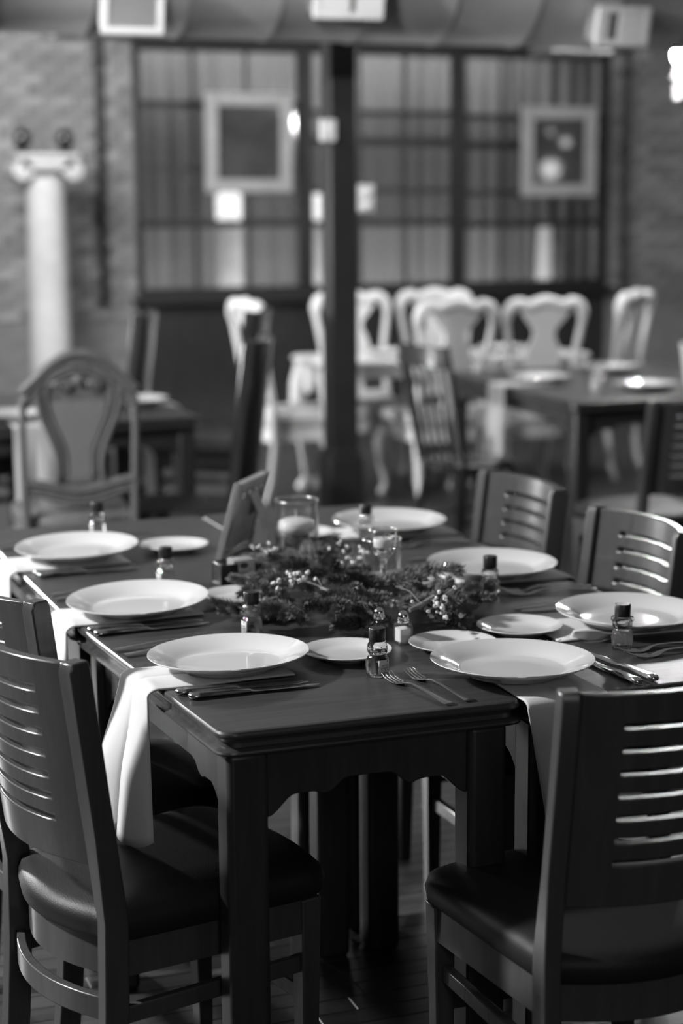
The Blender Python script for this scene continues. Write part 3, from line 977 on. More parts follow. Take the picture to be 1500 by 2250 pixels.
# ------------------------------------------------------------------ tables
def table(name, quad, label, mats=('table', 'table_body'), z=0.76, leg_w=0.07, group=None):
    """quad: four (u, v) corners counter-clockwise from near left; top with moulded edge, shaped aprons, square legs"""
    cx = sum(p[0] for p in quad) / 4
    cy = sum(p[1] for p in quad) / 4
    t = empty(name, (cx, cy, 0))
    q = [Vector((p[0] - cx, p[1] - cy)) for p in quad]
    def inset(d, r_=0.0, k=5):
        """inset polygon with rounded corners"""
        out = []
        n_ = 4
        cs = []
        for i in range(n_):
            p, a, b = q[i], q[i - 1], q[(i + 1) % n_]
            e1, e2 = (p - a).normalized(), (b - p).normalized()
            n1, n2 = Vector((-e1.y, e1.x)), Vector((-e2.y, e2.x))
            bis = (n1 + n2)
            bis = bis / bis.dot(n1)
            cs.append((p + bis * d, e1, e2))
        for p, e1, e2 in cs:
            if r_ <= 0:
                out.append((p.x, p.y))
            else:
                a, b = p - e1 * r_, p + e2 * r_
                for j in range(k + 1):
                    s_ = j / k
                    pt = a * (1 - s_) ** 2 + p * 2 * s_ * (1 - s_) + b * s_ ** 2
                    out.append((pt.x, pt.y))
        return out
    rings = []
    for d, zz in ((0.020, z - 0.042), (0.004, z - 0.042), (-0.001, z - 0.0395), (-0.002, z - 0.0365), (-0.001, z - 0.0335), (0.004, z - 0.031), (0.0095, z - 0.029), (0.0105, z - 0.022), (0.0085, z - 0.0165), (0.003, z - 0.0150), (0.0005, z - 0.0115), (0.0, z - 0.008), (0.0008, z - 0.0045), (0.0030, z - 0.0016), (0.0062, z - 0.0003), (0.010, z)):
        rings.append([(x_, y_, zz) for x_, y_ in inset(d, 0.03)])
    MB().loft(rings).build('tabletop', mats[0], t, angle=25)
    c_in = [Vector(p) for p in inset(0.020 + leg_w / 2)]
    for p in c_in:
        MB().box((p.x, p.y, (z - 0.042) / 2), (leg_w, leg_w, z - 0.042)).build('leg', mats[1], t, bevel=0.011, seg=3)
    for i in range(4):
        a, b = c_in[i], c_in[(i + 1) % 4]
        e = (b - a).normalized()
        nrm = Vector((-e.y, e.x))
        L = (b - a).length
        pts_t, pts_b = [], []
        k = 40
        for j in range(k + 1):
            s_ = j / k
            x_ = leg_w / 2 + (L - leg_w) * s_
            dist = min(x_ - leg_w / 2, L - leg_w / 2 - x_)
            zb = z - 0.125
            zb -= 0.035 * (1 - smoothstep(dist / 0.05))          # bracket beside the leg
            zb += 0.018 * smoothstep((dist - 0.11) / 0.03)        # stepped-up middle
            zb -= 0.006 * math.exp(-((dist - 0.10) / 0.012) ** 2)
            pts_b.append((x_, zb))
        poly = pts_b + [(pts_b[-1][0], z - 0.042), (pts_b[0][0], z - 0.042)]
        o_off = nrm * (-leg_w / 2 + 0.012)
        i_off = nrm * (-leg_w / 2 + 0.034)
        f3 = lambda p, off: (a.x + e.x * p[0] + off.x, a.y + e.y * p[0] + off.y, p[1])
        MB().loft([[f3(p, o_off) for p in poly], [f3(p, i_off) for p in poly]]).build('apron', mats[1], t, angle=30, bevel=0.0015, seg=1)
    tag(t, label, 'table', group)
    return t
GTb = 'tables pushed together for the laid setting'
table('dining_table', [(0.731, 2.575), (1.262, 2.572), (1.240, 3.406), (0.668, 3.406)], 'dark wooden table at the near left of the pushed-together group, its leg nearest the camera', group=GTb)
table('dining_table', [(1.266, 2.572), (1.800, 2.575), (1.790, 3.406), (1.244, 3.406)], 'dark wooden table at the near right of the group, catching bright glare', group=GTb)
table('dining_table', [(0.664, 3.412), (1.238, 3.412), (1.238, 4.53), (0.640, 4.51)], 'dark wooden table at the far left of the group, under the frame and caddy', group=GTb)
table('dining_table', [(1.242, 3.412), (1.788, 3.412), (1.765, 4.53), (1.242, 4.53)], 'dark wooden table at the far right of the group, beyond the tall glass cylinder', group=GTb)
table('dining_table', [(0.55, 6.66), (1.86, 6.74), (1.84, 7.95), (0.55, 7.95)], 'dark table at the left rear behind the cane-back chair', group='rear tables')
table('dining_table', [(3.44, 6.58), (4.75, 6.55), (4.75, 8.12), (3.52, 8.12)], 'dark table at the right rear with a napkin hanging off its left side', group='rear tables')
# head table: white painted, carved, cabriole legs
ht = empty('head_table', (3.93, 9.13, 0))
HW, HD = 0.80, 0.31
def rrect(w_, d_, z, r_=0.04):
    out = []
    for cx, cy, a0 in ((1, 1, 0), (-1, 1, 90), (-1, -1, 180), (1, -1, 270)):
        for k in range(5):
            a = R(a0 + 22.5 * k)
            out.append((cx * (w_ - r_) + r_ * math.cos(a), cy * (d_ - r_) + r_ * math.sin(a), z))
    return out
MB().loft([rrect(HW - .02, HD - .02, 0.722), rrect(HW, HD, 0.735), rrect(HW, HD, 0.752), rrect(HW - .012, HD - .012, 0.76)]).build('tabletop', 'white_wood', ht, angle=30)
for sx in (-1, 1):
    k = 24
    poly = [(-(HD - .06) + 2 * (HD - .06) * i / k, 0.585 + 0.03 * math.cos(i / k * 4 * PI)) for i in range(k + 1)] + [(HD - .06, 0.722), (-(HD - .06), 0.722)]
    MB().loft([[(sx * (HW - .05) - .01, y_, z_) for y_, z_ in poly], [(sx * (HW - .05) + .01, y_, z_) for y_, z_ in poly]]).build('end_apron', 'white_wood', ht, angle=30)
    MB().box((0, sx * (HD - .05), 0.69), (2 * (HW - .07), 0.02, 0.064)).build('side_apron', 'white_wood', ht, bevel=0.004)
    for sy in (-1, 1):
        x_, y_ = sx * (HW - .06), sy * (HD - .06)
        MB().tube([(x_, y_, 0.722), (x_ + sx * .02, y_ + sy * .02, 0.60), (x_ + sx * .03, y_ + sy * .03, 0.48), (x_ + sx * .005, y_ + sy * .005, 0.25), (x_ - sx * .01, y_ - sy * .01, 0.07), (x_ + sx * .015, y_ + sy * .015, 0.0)], [0.045, 0.05, 0.042, 0.027, 0.02, 0.033], 12).build('leg', 'white_wood', ht, angle=60)
tag(ht, 'white carved head table with cabriole legs among the white ornate chairs', 'table')

# ------------------------------------------------------------------ tableware
TZ = 0.76
SEATS = {
    1: 'the near left seat', 2: 'the middle left seat', 3: 'the far left seat', 4: 'the near end seat',
    5: 'the near right seat', 6: 'the middle right seat', 7: 'the far right seat'}
def dinner_plate():
    t = MB()
    t.lathe([(0.070, 0.0), (0.084, 0.0), (0.088, 0.004), (0.100, 0.008), (0.118, 0.0155), (0.143, 0.0255), (0.1455, 0.0275), (0.1450, 0.0290), (0.1425, 0.0285), (0.119, 0.0205), (0.103, 0.0135), (0.096, 0.0100), (0.090, 0.0085), (0.05, 0.0078), (0.001, 0.0076)], 72)
    return t
def side_plate():
    t = MB()
    t.lathe([(0.040, 0.0), (0.048, 0.0), (0.051, 0.003), (0.058, 0.0055), (0.081, 0.0145), (0.0835, 0.0165), (0.0830, 0.0178), (0.0805, 0.0172), (0.060, 0.0095), (0.055, 0.0072), (0.03, 0.0060), (0.001, 0.0058)], 56)
    return t
PL = {1: (0.853, 2.942), 2: (0.808, 3.445), 3: (0.807, 4.055), 4: (1.308, 2.718), 5: (1.686, 2.974), 6: (1.635, 3.507), 7: (1.622, 4.101)}
SP = {1: (1.082, 2.949), 2: (1.038, 3.471), 3: (1.048, 4.071), 4: (1.287, 2.930), 5: (1.461, 3.006), 6: (1.395, 3.487), 7: (1.388, 4.109)}
TILT = {1: (-1.1, -1.1), 2: (1.5, -1.3), 3: (1.4, -0.8), 4: (-1.1, 0.3), 5: (0.2, 0.6), 6: (0.5, 0.5), 7: (0.9, 0.6)}   # slight rocking on the folded napkins
dp = dinner_plate().build('dinner_plate', 'porcelain', angle=50)
sp = side_plate().build('side_plate', 'porcelain', angle=50)
pdesc = {1: 'white dinner plate on a napkin at the near left seat, beside two knives', 2: 'white dinner plate on a napkin at the middle of the left side',
         3: 'white dinner plate at the far left of the table', 4: 'white dinner plate at the near end of the table, right of the two forks',
         5: 'white dinner plate cut by the right edge of the picture', 6: 'white dinner plate behind a honey bear at the middle right of the table',
         7: 'white dinner plate at the far right, behind the goblet candle'}
sdesc = {1: 'small white side plate right of the near left dinner plate', 2: 'small white side plate half hidden by fir, right of the middle left dinner plate',
         3: 'small white side plate beside the far left dinner plate, near the standing frame', 4: 'small white side plate tucked behind the near end dinner plate',
         5: 'small white side plate with a twig before it, left of the right-edge dinner plate', 6: 'small white side plate behind the cylinder votive glass',
         7: 'small white side plate behind the tall glass cylinder, left of the far right dinner plate'}
for k in range(1, 8):
    o = dp if k == 1 else dp.copy()
    if k > 1: COL.objects.link(o)
    o.location = (PL[k][0], PL[k][1], TZ + 0.0075)
    ta, tb = TILT[k]
    o.rotation_euler = (R(ta * 0.94 + tb * 0.34), R(-ta * 0.34 + tb * 0.94), 0)
    tag(o, pdesc[k], 'plate', 'dinner plates on the laid table')
    o = sp if k == 1 else sp.copy()
    if k > 1: COL.objects.link(o)
    o.location = (SP[k][0], SP[k][1], TZ + 0.0005)
    o.rotation_euler = (0, 0, k * 1.1)
    tag(o, sdesc[k], 'plate', 'side plates on the laid table')

def napkin(edge, e, out, w_, inside, drop, label, lobes=2, amp=0.028, skew=0.0, spread=1.0, z=TZ + 0.002, lob_len=0.015, hz=0.0, name='napkin', phase=0.0, gap_=0.011, fan=0.0):
    e, out = Vector(e).normalized(), Vector(out).normalized()
    edge = Vector((edge[0], edge[1], 0))
    rr = 0.013
    n_in, n_arc, n_dn = 10, 7, 16
    def fn(a, b):
        s_ = a - 0.5
        tot = n_in + n_arc + n_dn
        k = b * tot
        lob = a * lobes + phase
        fr = lob - math.floor(lob)
        cusp = math.sqrt(max(0.0, 1 - (2 * fr - 1) ** 2))
        if k <= n_in:
            t_ = k / n_in
            x_ = -inside * (1 - t_)
            ws = w_ * (1.0 - 0.05 * (1 - t_))
            zz = z + 0.003 * cusp * 0.8 + 0.001 * math.sin(7 * a + 5 * t_)
            p = edge + e * (s_ * ws) + out * (x_ - 0.002)
            return (p.x, p.y, zz)
        if k <= n_in + n_arc:
            t_ = (k - n_in) / n_arc * PI / 2
            p = edge + e * (s_ * w_) + out * (math.sin(t_) * (rr + gap_) - 0.002)
            return (p.x, p.y, z - rr * (1 - math.cos(t_)) + 0.003 * cusp * (1 - t_ / 2))
        t_ = (k - n_in - n_arc) / n_dn
        dd = drop - rr - lob_len * (1 - cusp)
        off = rr + gap_ - 0.002 + amp * cusp * smoothstep(t_ * 1.6) + hz * t_ + fan * (1 - a) * t_
        ws = w_ * (1 + (spread - 1) * t_)
        p = edge + e * (s_ * ws + skew * t_) + out * off
        return (p.x, p.y, z - rr - dd * t_)
    o = MB().grid(fn, 18 * lobes, n_in + n_arc + n_dn).build(name, 'cloth', angle=70, solid=0.0028)
    tag(o, label, 'napkin', 'white cloth napkins')
    return o
napkin((0.699, 2.935), (0.075, -1, 0), (-1, 0, 0), 0.155, 0.245, 0.285, 'white napkin under the near left plate, hanging in two folds beside the chair', 2, 0.022, -0.01, 1.30, fan=0.055)
napkin((0.666, 3.452), (0, -1, 0), (-1, 0, 0), 0.16, 0.26, 0.30, 'white napkin under the middle left plate hanging over the table edge', 2, 0.02, 0.0, 1.2, fan=0.04)
napkin((0.650, 4.03), (0, -1, 0), (-1, 0, 0), 0.17, 0.26, 0.30, 'white napkin under the far left plate hanging at the left edge of the picture', 2, 0.026, 0.0, 1.1)
napkin((1.335, 2.573), (1, 0, 0), (0, -1, 0), 0.155, 0.27, 0.29, 'white napkin under the near end plate hanging behind the near chair back', 2, 0.020, 0.035, 0.80)
napkin((1.795, 2.985), (0, 1, 0), (1, 0, 0), 0.17, 0.30, 0.28, 'white napkin folded under the dinner plate at the right edge', 2, 0.02, 0.0, 1.0)
napkin((1.785, 3.507), (0, 1, 0), (1, 0, 0), 0.16, 0.26, 0.25, 'white napkin under the middle right plate hanging toward the chair', 2, 0.02, 0.0, 1.0)
napkin((1.768, 4.095), (0, 1, 0), (1, 0, 0), 0.17, 0.30, 0.25, 'white napkin under the far right plate', 2, 0.02, 0.0, 1.0)
# tucked corner of the napkin at the right-edge plate
tk = MB()
def tuck(a, b):
    x_ = 1.525 + 0.075 * a
    y_ = 2.905 - 0.022 * math.sin(a * PI) - 0.02 * a
    return (x_, y_ + 0.016 * (1 - b), TZ + 0.003 + (0.018 + 0.006 * math.sin(a * 5)) * b)
tag(tk.grid(tuck, 16, 6).build('napkin_fold', 'cloth', angle=70, solid=0.0025), 'folded napkin corner peeking out left under the plate at the right edge', 'napkin')

# cutlery -----------------------------------------------------------
def fork_mb():
    t = MB()
    # handle: y from -0.10 (end) to 0.03 (neck) ; rises in the middle
    path = [(-0.100, 0.0035, 0.0085), (-0.097, 0.0038, 0.0105), (-0.085, 0.0045, 0.0098), (-0.05, 0.0065, 0.0068), (-0.01, 0.0085, 0.0046), (0.02, 0.0090, 0.0042), (0.036, 0.0070, 0.0065), (0.046, 0.0040, 0.0110), (0.056, 0.0022, 0.0124), (0.062, 0.0018, 0.0124)]
    rings = []
    for y, z, hw in path:
        th = 0.0013
        rings.append([(-hw, y, z), (-hw * .6, y, z + th), (hw * .6, y, z + th), (hw, y, z), (hw * .6, y, z - th), (-hw * .6, y, z - th)])
    t.loft(rings)
    for i in range(4):
        x_ = -0.0105 + 0.007 * i
        pts = [(x_, 0.060, 0.0018), (x_, 0.075, 0.0022), (x_ * 0.98, 0.092, 0.0050), (x_ * 0.95, 0.106, 0.0105)]
        t.tube(pts, [0.0019, 0.0016, 0.0014, 0.0008], 6, flat=(1, 0, 0))
    return t
def knife_mb():
    t = MB()
    path = [(-0.118, 0.0055, 0.0040, 0.003), (-0.114, 0.0058, 0.0095, 0.0050), (-0.10, 0.0058, 0.0100, 0.0052), (-0.04, 0.0052, 0.0080, 0.0045), (-0.012, 0.0050, 0.0068, 0.0040), (-0.006, 0.0046, 0.0075, 0.0022), (0.0, 0.0044, 0.0090, 0.0012), (0.06, 0.0040, 0.0105, 0.0010), (0.10, 0.0036, 0.0092, 0.0008), (0.115, 0.0034, 0.0055, 0.0006), (0.119, 0.0033, 0.0012, 0.0004)]
    rings = []
    for y, z, hw, th in path:
        rings.append([(-hw, y, z), (-hw * .7, y, z + th), (hw * .7, y, z + th), (hw, y, z), (hw * .7, y, z - th * .9), (-hw * .7, y, z - th * .9)])
    return t.loft(rings)
fk = fork_mb().build('fork', 'steel', angle=60)
kn = knife_mb().build('knife', 'steel', angle=60)
used = {'fork': False, 'knife': False}
def cutlery(kind, end, tip, label, dz=0.0):
    base = fk if kind == 'fork' else kn
    L0 = 0.206 if kind == 'fork' else 0.237
    o = base if not used[kind] else base.copy()
    if used[kind]: COL.objects.link(o)
    used[kind] = True
    d = Vector((tip[0] - end[0], tip[1] - end[1]))
    a = math.atan2(d.y, d.x) - PI / 2
    dn = d.normalized()
    half = 0.100 if kind == 'fork' else 0.118
    o.location = (end[0] + dn.x * half, end[1] + dn.y * half, TZ + 0.0006 + dz)
    o.rotation_euler = (0, 0, a)
    tag(o, label, kind, 'forks on the laid table' if kind == 'fork' else 'knives on the laid table')
cutlery('knife', (0.722, 2.818), (0.99, 2.806), 'steel knife beside the near left plate, closer to the plate of the pair')
cutlery('knife', (0.736, 2.784), (0.98, 2.787), 'steel knife beside the near left plate, closer to the camera of the pair')
cutlery('knife', (0.676, 3.316), (0.93, 3.322), 'steel knife beside the middle left plate, closer to the plate of the pair')
cutlery('knife', (0.682, 3.282), (0.93, 3.297), 'steel knife beside the middle left plate, closer to the camera of the pair')
cutlery('knife', (0.676, 3.905), (0.93, 3.912), 'steel knife beside the far left plate, closer to the plate of the pair')
cutlery('knife', (0.680, 3.873), (0.93, 3.885), 'steel knife beside the far left plate, closer to the camera of the pair')
cutlery('knife', (1.524, 2.592), (1.505, 2.85), 'steel knife right of the near end plate, farther right of the pair')
cutlery('knife', (1.487, 2.584), (1.474, 2.84), 'steel knife right of the near end plate, closer to the plate of the pair')
cutlery('knife', (1.775, 3.20), (1.55, 3.190), 'steel knife behind the plate at the right edge, farther of the pair')
cutlery('knife', (1.775, 3.165), (1.55, 3.160), 'steel knife behind the plate at the right edge, nearer of the pair')
cutlery('knife', (1.760, 3.735), (1.53, 3.74), 'steel knife behind the middle right plate')
cutlery('fork', (1.132, 2.590), (1.097, 2.80), 'steel fork at the near table end, left one by the honey bear')
cutlery('fork', (1.172, 2.598), (1.137, 2.85), 'steel fork at the near table end, right one by the plate')
cutlery('fork', (0.700, 3.105), (0.92, 3.150), 'steel fork behind the near left plate, closer to the plate of the pair')
cutlery('fork', (0.690, 3.150), (0.88, 3.185), 'steel fork behind the near left plate, farther of the pair')
cutlery('fork', (0.672, 3.625), (0.90, 3.668), 'steel fork behind the middle left plate, closer to the plate of the pair')
cutlery('fork', (0.672, 3.668), (0.87, 3.705), 'steel fork behind the middle left plate, farther of the pair')
cutlery('fork', (0.655, 4.235), (0.87, 4.262), 'steel fork behind the far left plate, closer to the plate of the pair')
cutlery('fork', (0.655, 4.275), (0.87, 4.310), 'steel fork behind the far left plate, farther of the pair')
cutlery('fork', (1.785, 3.325), (1.60, 3.345), 'steel fork before the middle right plate, farther of the pair')
cutlery('fork', (1.782, 3.292), (1.60, 3.312), 'steel fork before the middle right plate, nearer of the pair')
cutlery('fork', (1.765, 2.805), (1.56, 2.790), 'steel fork before the plate at the right edge, farther of the pair')
cutlery('fork', (1.765, 2.770), (1.56, 2.748), 'steel fork before the plate at the right edge, nearer of the pair')
cutlery('fork', (1.750, 3.925), (1.55, 3.935), 'steel fork before the far right plate, farther of the pair')
cutlery('fork', (1.750, 3.890), (1.55, 3.898), 'steel fork before the far right plate, nearer of the pair')

# honey bears ---------------------------------------------------------
def text_mesh(body, size):
    cu = bpy.data.curves.new('lettering', 'FONT')
    cu.body = body
    cu.size = size
    cu.align_x = 'CENTER'
    cu.align_y = 'CENTER'
    cu.shear = 0.25
    ob = bpy.data.objects.new('lettering', cu)
    COL.objects.link(ob)
    bpy.context.view_layer.update()
    me = bpy.data.meshes.new_from_object(ob)
    vs_ = [tuple(v_.co) for v_ in me.vertices]
    fs = [tuple(p.vertices) for p in me.polygons]
    bpy.data.objects.remove(ob, do_unlink=True)
    bpy.data.curves.remove(cu)
    bpy.data.meshes.remove(me)
    return vs_, fs
def bear():
    t = empty('honey_bear_bottle')
    n_ = 40
    prof_ = [(0.012, 0.0), (0.0175, 0.0004), (0.0195, 0.003), (0.0205, 0.012), (0.0208, 0.022), (0.0198, 0.031), (0.0172, 0.0370), (0.0150, 0.0390), (0.0150, 0.0405), (0.0178, 0.0435), (0.0190, 0.0490), (0.0186, 0.0550), (0.0165, 0.0600), (0.0140, 0.0625), (0.0130, 0.0660)]
    rings = []
    for r_, z in prof_:
        rg = []
        for i in range(n_):
            a = 2 * PI * i / n_
            k = 1.0
            if z < 0.036:
                k = 1 + 0.05 * math.cos(4 * a) * -1                # squarish belly
                k += 0.05 * math.exp(-((z - 0.026) / 0.008) ** 2) * (math.exp(-((a - 0.35) / 0.3) ** 2) + math.exp(-((a - PI + 0.35) / 0.3) ** 2))
            rg.append((r_ * k * math.cos(a), r_ * k * math.sin(a) * 0.94, z))
        rings.append(rg)
    b_ = MB().loft(rings)
    b_.build('bottle', 'honey', t, angle=60)
    for sx in (-1, 1):
        MB().sphere((sx * 0.0165, 0.001, 0.0590), 0.0058, 12, 8, (0.9, .6, 1)).build('ear', 'honey', t, angle=80)
        MB().sphere((sx * 0.0062, -0.0172, 0.0545), 0.0013, 8, 6).build('eye', 'black_plastic', t)
    MB().sphere((0, -0.0175, 0.0470), 0.0062, 14, 10, (1.1, .8, .8)).build('snout', 'honey', t, angle=80)
    MB().sphere((0, -0.0222, 0.0485), 0.0019, 8, 6, (1.3, .7, .8)).build('nose', 'black_plastic', t)
    cp = MB()
    cp.lathe([(0.0125, 0.0635), (0.0146, 0.0637), (0.0149, 0.0645), (0.0149, 0.0862), (0.0142, 0.0874), (0.0005, 0.0876)], 48)
    cp.build('cap', 'black_plastic', t, angle=40)
    rl = 0.0213
    def card(a, b):
        an = (a - 0.5) * 1.25
        return (rl * math.sin(an), -rl * 0.955 * math.cos(an), 0.0065 + 0.0255 * b)
    lab = MB().grid(card, 14, 2).build('label_card', 'paper', t, angle=60, solid=0.0003)
    ink = MB()
    rt_ = rl + 0.0004
    def wrap(vs_, fs, cx, cz):
        ink.add([(rt_ * math.sin((x_ + cx) / rt_), -rt_ * 0.955 * math.cos((x_ + cx) / rt_), z_ + cz) for x_, z_, _ in vs_], fs)
    for body, cz, sz in (('we are', 0.0225, 0.0060), ('pleased', 0.0180, 0.0062)):
        vs_, fs = text_mesh(body, sz)
        wrap(vs_, fs, 0.0, cz)
    # heart and leaf sprays
    hv = [(0.0016 * 16 * math.sin(a) ** 3 / 16, 0.0016 * (13 * math.cos(a) - 5 * math.cos(2 * a) - 2 * math.cos(3 * a) - math.cos(4 * a)) / 16, 0) for a in [2 * PI * i / 16 for i in range(16)]]
    wrap(hv, [tuple(range(16))], 0.0058, 0.0292)
    for i in range(9):
        a = PI + (i + 0.5) / 9 * PI
        c_ = (0.0068 * math.cos(a), 0.0042 * math.sin(a))
        lf = [(c_[0] + 0.0011 * math.cos(a + q) , c_[1] + 0.0006 * math.sin(a * 2 + q), 0) for q in (0, PI / 2, PI, 1.5 * PI)]
        wrap(lf, [(0, 1, 2, 3)], 0.0, 0.0152)
    rg = [(0.0012 * math.cos(2 * PI * i / 10), 0.0012 * math.sin(2 * PI * i / 10), 0) for i in range(10)]
    wrap(rg, [tuple(range(10))], 0, 0.0138)
    ink.build('lettering', 'ink', lab, angle=0)
    return t
br = bear()
BEARS = [((1.089, 2.812), R(22), 'clear honey bear with a lettered label and black cap, in front by the two forks'),
         ((0.969, 3.175), R(-82), 'clear honey bear with black cap behind the near left dinner plate'),
         ((0.927, 3.678), R(-84), 'clear honey bear with black cap in front of the far left side plate'),
         ((0.916, 4.325), R(-86), 'clear honey bear with black cap behind the far left dinner plate'),
         ((1.532, 4.03), R(95), 'clear honey bear with black cap hidden behind the goblet candle'),
         ((1.545, 3.323), R(110), 'clear honey bear with black cap in front of the middle right dinner plate'),
         ((1.582, 2.817), R(150), 'clear honey bear with black cap before the plate at the right edge')]
for i, (p, rz, lb) in enumerate(BEARS):
    o = br if i == 0 else copy_tree(br)
    put(o, (p[0], p[1], TZ + 0.0005), rz, lb, 'honey bottle', 'honey bears on the laid table')

# salt and pepper -------------------------------------------------------
def shaker(loc, rz, fill, label):
    t = empty('shaker', (loc[0], loc[1], TZ + 0.0005), rz)
    def sq(h, z, r_=0.004):
        out = []
        for cx, cy, a0 in ((1, 1, 0), (-1, 1, 90), (-1, -1, 180), (1, -1, 270)):
            for k in range(4):
                a = R(a0 + 30 * k)
                out.append((cx * (h - r_) + r_ * math.cos(a), cy * (h - r_) + r_ * math.sin(a), z))
        return out
    MB().loft([sq(0.0145, 0.0), sq(0.0155, 0.002), sq(0.0150, 0.034), sq(0.0135, 0.0385), sq(0.011, 0.041)]).build('glass_body', 'glass', t, angle=40)
    MB().loft([sq(0.0120, 0.005), sq(0.0122, 0.030), sq(0.010, 0.0305)]).build('contents', fill, t, angle=40)
    MB().lathe([(0.0105, 0.0405), (0.0128, 0.0415), (0.0130, 0.0440), (0.0118, 0.0450), (0.0126, 0.0465), (0.0124, 0.0490), (0.0112, 0.0500), (0.0112, 0.0530), (0.0095, 0.0580), (0.0060, 0.0618), (0.0022, 0.0636), (0.0003, 0.0640)], 32).build('chrome_cap', 'chrome', t, angle=30)
    tag(t, label, 'shaker', 'salt and pepper shakers')
shaker((1.219, 3.012), R(8), 'salt', 'square glass salt shaker with chrome dome cap, right of the pepper')
shaker((1.188, 3.058), R(20), 'pepper', 'square glass pepper shaker with chrome cap, behind the front honey bear')

# glasses and candles ---------------------------------------------------
t = empty('glass_cylinder', (1.272, 3.80, TZ + 0.0005))
MB().lathe([(0.046, 0), (0.0495, 0.003), (0.0505, 0.02), (0.0512, 0.150), (0.0505, 0.1525), (0.0490, 0.1520), (0.0485, 0.148), (0.0478, 0.012), (0.044, 0.008), (0.0005, 0.008)], 56).build('vessel', 'glass', t, angle=50)
MB().lathe([(0.0440, 0.0095), (0.0470, 0.014), (0.0476, 0.088), (0.0005, 0.088)], 48).build('water', 'water', t, angle=40)
def rim(parent, r_, z, th):
    rings = []
    for i in range(8):
        a = 2 * PI * i / 8
        rings.append((r_ + th * math.cos(a), z + th * math.sin(a)))
    n_ = 48
    vs_ = [(rr * math.cos(2 * PI * k / n_), rr * math.sin(2 * PI * k / n_), zz) for k in range(n_) for rr, zz in rings]
    fs = [(k * 8 + i, ((k + 1) % n_) * 8 + i, ((k + 1) % n_) * 8 + (i + 1) % 8, k * 8 + (i + 1) % 8) for k in range(n_) for i in range(8)]
    MB().add(vs_, fs).build('rim', 'rim_glass', parent, angle=80)
rim(t, 0.0498, 0.1515, 0.0022)
rim(t, 0.0470, 0.0040, 0.0030)
tag(t, 'tall clear glass cylinder with water and a floating candle', 'vase')
fc = empty('floating_candle', (1.272, 3.80, TZ + 0.066))
MB().lathe([(0.012, -0.008), (0.020, -0.004), (0.023, 0.004), (0.036, 0.010), (0.0425, 0.018), (0.0425, 0.034), (0.038, 0.038), (0.028, 0.0425), (0.012, 0.0455), (0.0005, 0.046)], 40).build('wax_body', 'wax', fc, angle=50)
MB().tube([(0, 0, 0.045), (-0.001, 0, 0.055), (-0.0025, 0, 0.063)], 0.0016, 8).build('wick', 'wax', fc)
tag(fc, 'white disc candle floating in the tall glass cylinder', 'candle')

t = empty('goblet_candle_holder', (1.307, 3.338, TZ + 0.0005))
MB().lathe([(0.030, 0), (0.031, 0.003), (0.028, 0.007), (0.010, 0.014), (0.0068, 0.03), (0.0060, 0.06), (0.0075, 0.088), (0.0105, 0.098), (0.020, 0.108), (0.0235, 0.1145), (0.020, 0.1165), (0.0005, 0.1165)], 40).build('stem', 'solid_glass', t, angle=50)
MB().lathe([(0.0240, 0.1150), (0.0262, 0.120), (0.0285, 0.145), (0.0295, 0.158), (0.0280, 0.1585), (0.0268, 0.145), (0.0240, 0.1195)], 40, cap0=False, cap1=False).build('bowl', 'glass', t, angle=50)
rim(t, 0.0288, 0.158, 0.0016)
tag(t, 'slender stemmed glass candle goblet rising from the fir greenery', 'candle holder')
def tealight(loc, r_, h, label):
    q = empty('tealight', loc)
    MB().lathe([(r_ * .98, 0), (r_, h * .1), (r_, h * .9), (r_ * .93, h), (r_ * .5, h * .96), (r_ * .15, h * .97), (0.0005, h * .97)], 32).build('wax_body', 'wax', q, angle=40)
    MB().tube([(0, 0, h * .95), (0.001, 0, h + 0.006)], 0.0009, 6).build('wick', 'ink', q)
    tag(q, label, 'candle', 'tealights in glass holders')
tealight((1.307, 3.338, TZ + 0.1225), 0.0205, 0.018, 'white tealight in the bowl of the stemmed goblet')
t = empty('votive_glass', (1.348, 3.452, TZ + 0.0005))
MB().lathe([(0.038, 0), (0.0405, 0.003), (0.0412, 0.02), (0.0415, 0.115), (0.0405, 0.117), (0.0392, 0.115), (0.0385, 0.012), (0.0005, 0.009)], 48).build('vessel', 'glass', t, angle=50)
rim(t, 0.0405, 0.116, 0.0018)
rim(t, 0.0385, 0.004, 0.0025)
tag(t, 'clear cylinder votive glass directly behind the stemmed goblet', 'candle holder')
tealight((1.332, 3.440, TZ + 0.0105), 0.0205, 0.018, 'white tealight at the bottom of the cylinder votive glass')

# leaning picture frame, back toward the camera -----------------------------
pf = empty('picture_frame', (1.108, 3.895, TZ + 0.001), math.atan2(0.187, 0.135))
lean_ = 0.27
FW, FH = 0.225, 0.192
rot = Matrix.Rotation(lean_, 4, 'X')           # top leans toward local -y, the easel side
def fbox(c_, d_, nm, mat, bev=0.002, parent=pf):
    m_ = MB().box(c_, d_)
    m_.v = [tuple(rot @ Vector(p)) for p in m_.v]
    return m_.build(nm, mat, parent, bevel=bev)
bw = 0.02
fbox((bw / 2, 0, FH / 2), (bw, 0.016, FH), 'frame_side', 'old_chair')
fbox((FW - bw / 2, 0, FH / 2), (bw, 0.016, FH), 'frame_side', 'old_chair')
fbox((FW / 2, 0, bw / 2), (FW - 2 * bw, 0.016, bw), 'frame_rail', 'old_chair')
fbox((FW / 2, 0, FH - bw / 2), (FW - 2 * bw, 0.016, bw), 'frame_rail', 'frame_paint')
fbox((FW / 2, -0.001, FH / 2), (FW - 2 * bw, 0.006, FH - 2 * bw), 'backing_board', 'board', 0)
m_ = MB().prism([(-0.036, 0), (0.036, 0), (0.026, 0.155), (-0.026, 0.155)], -0.0015, 0.0015)
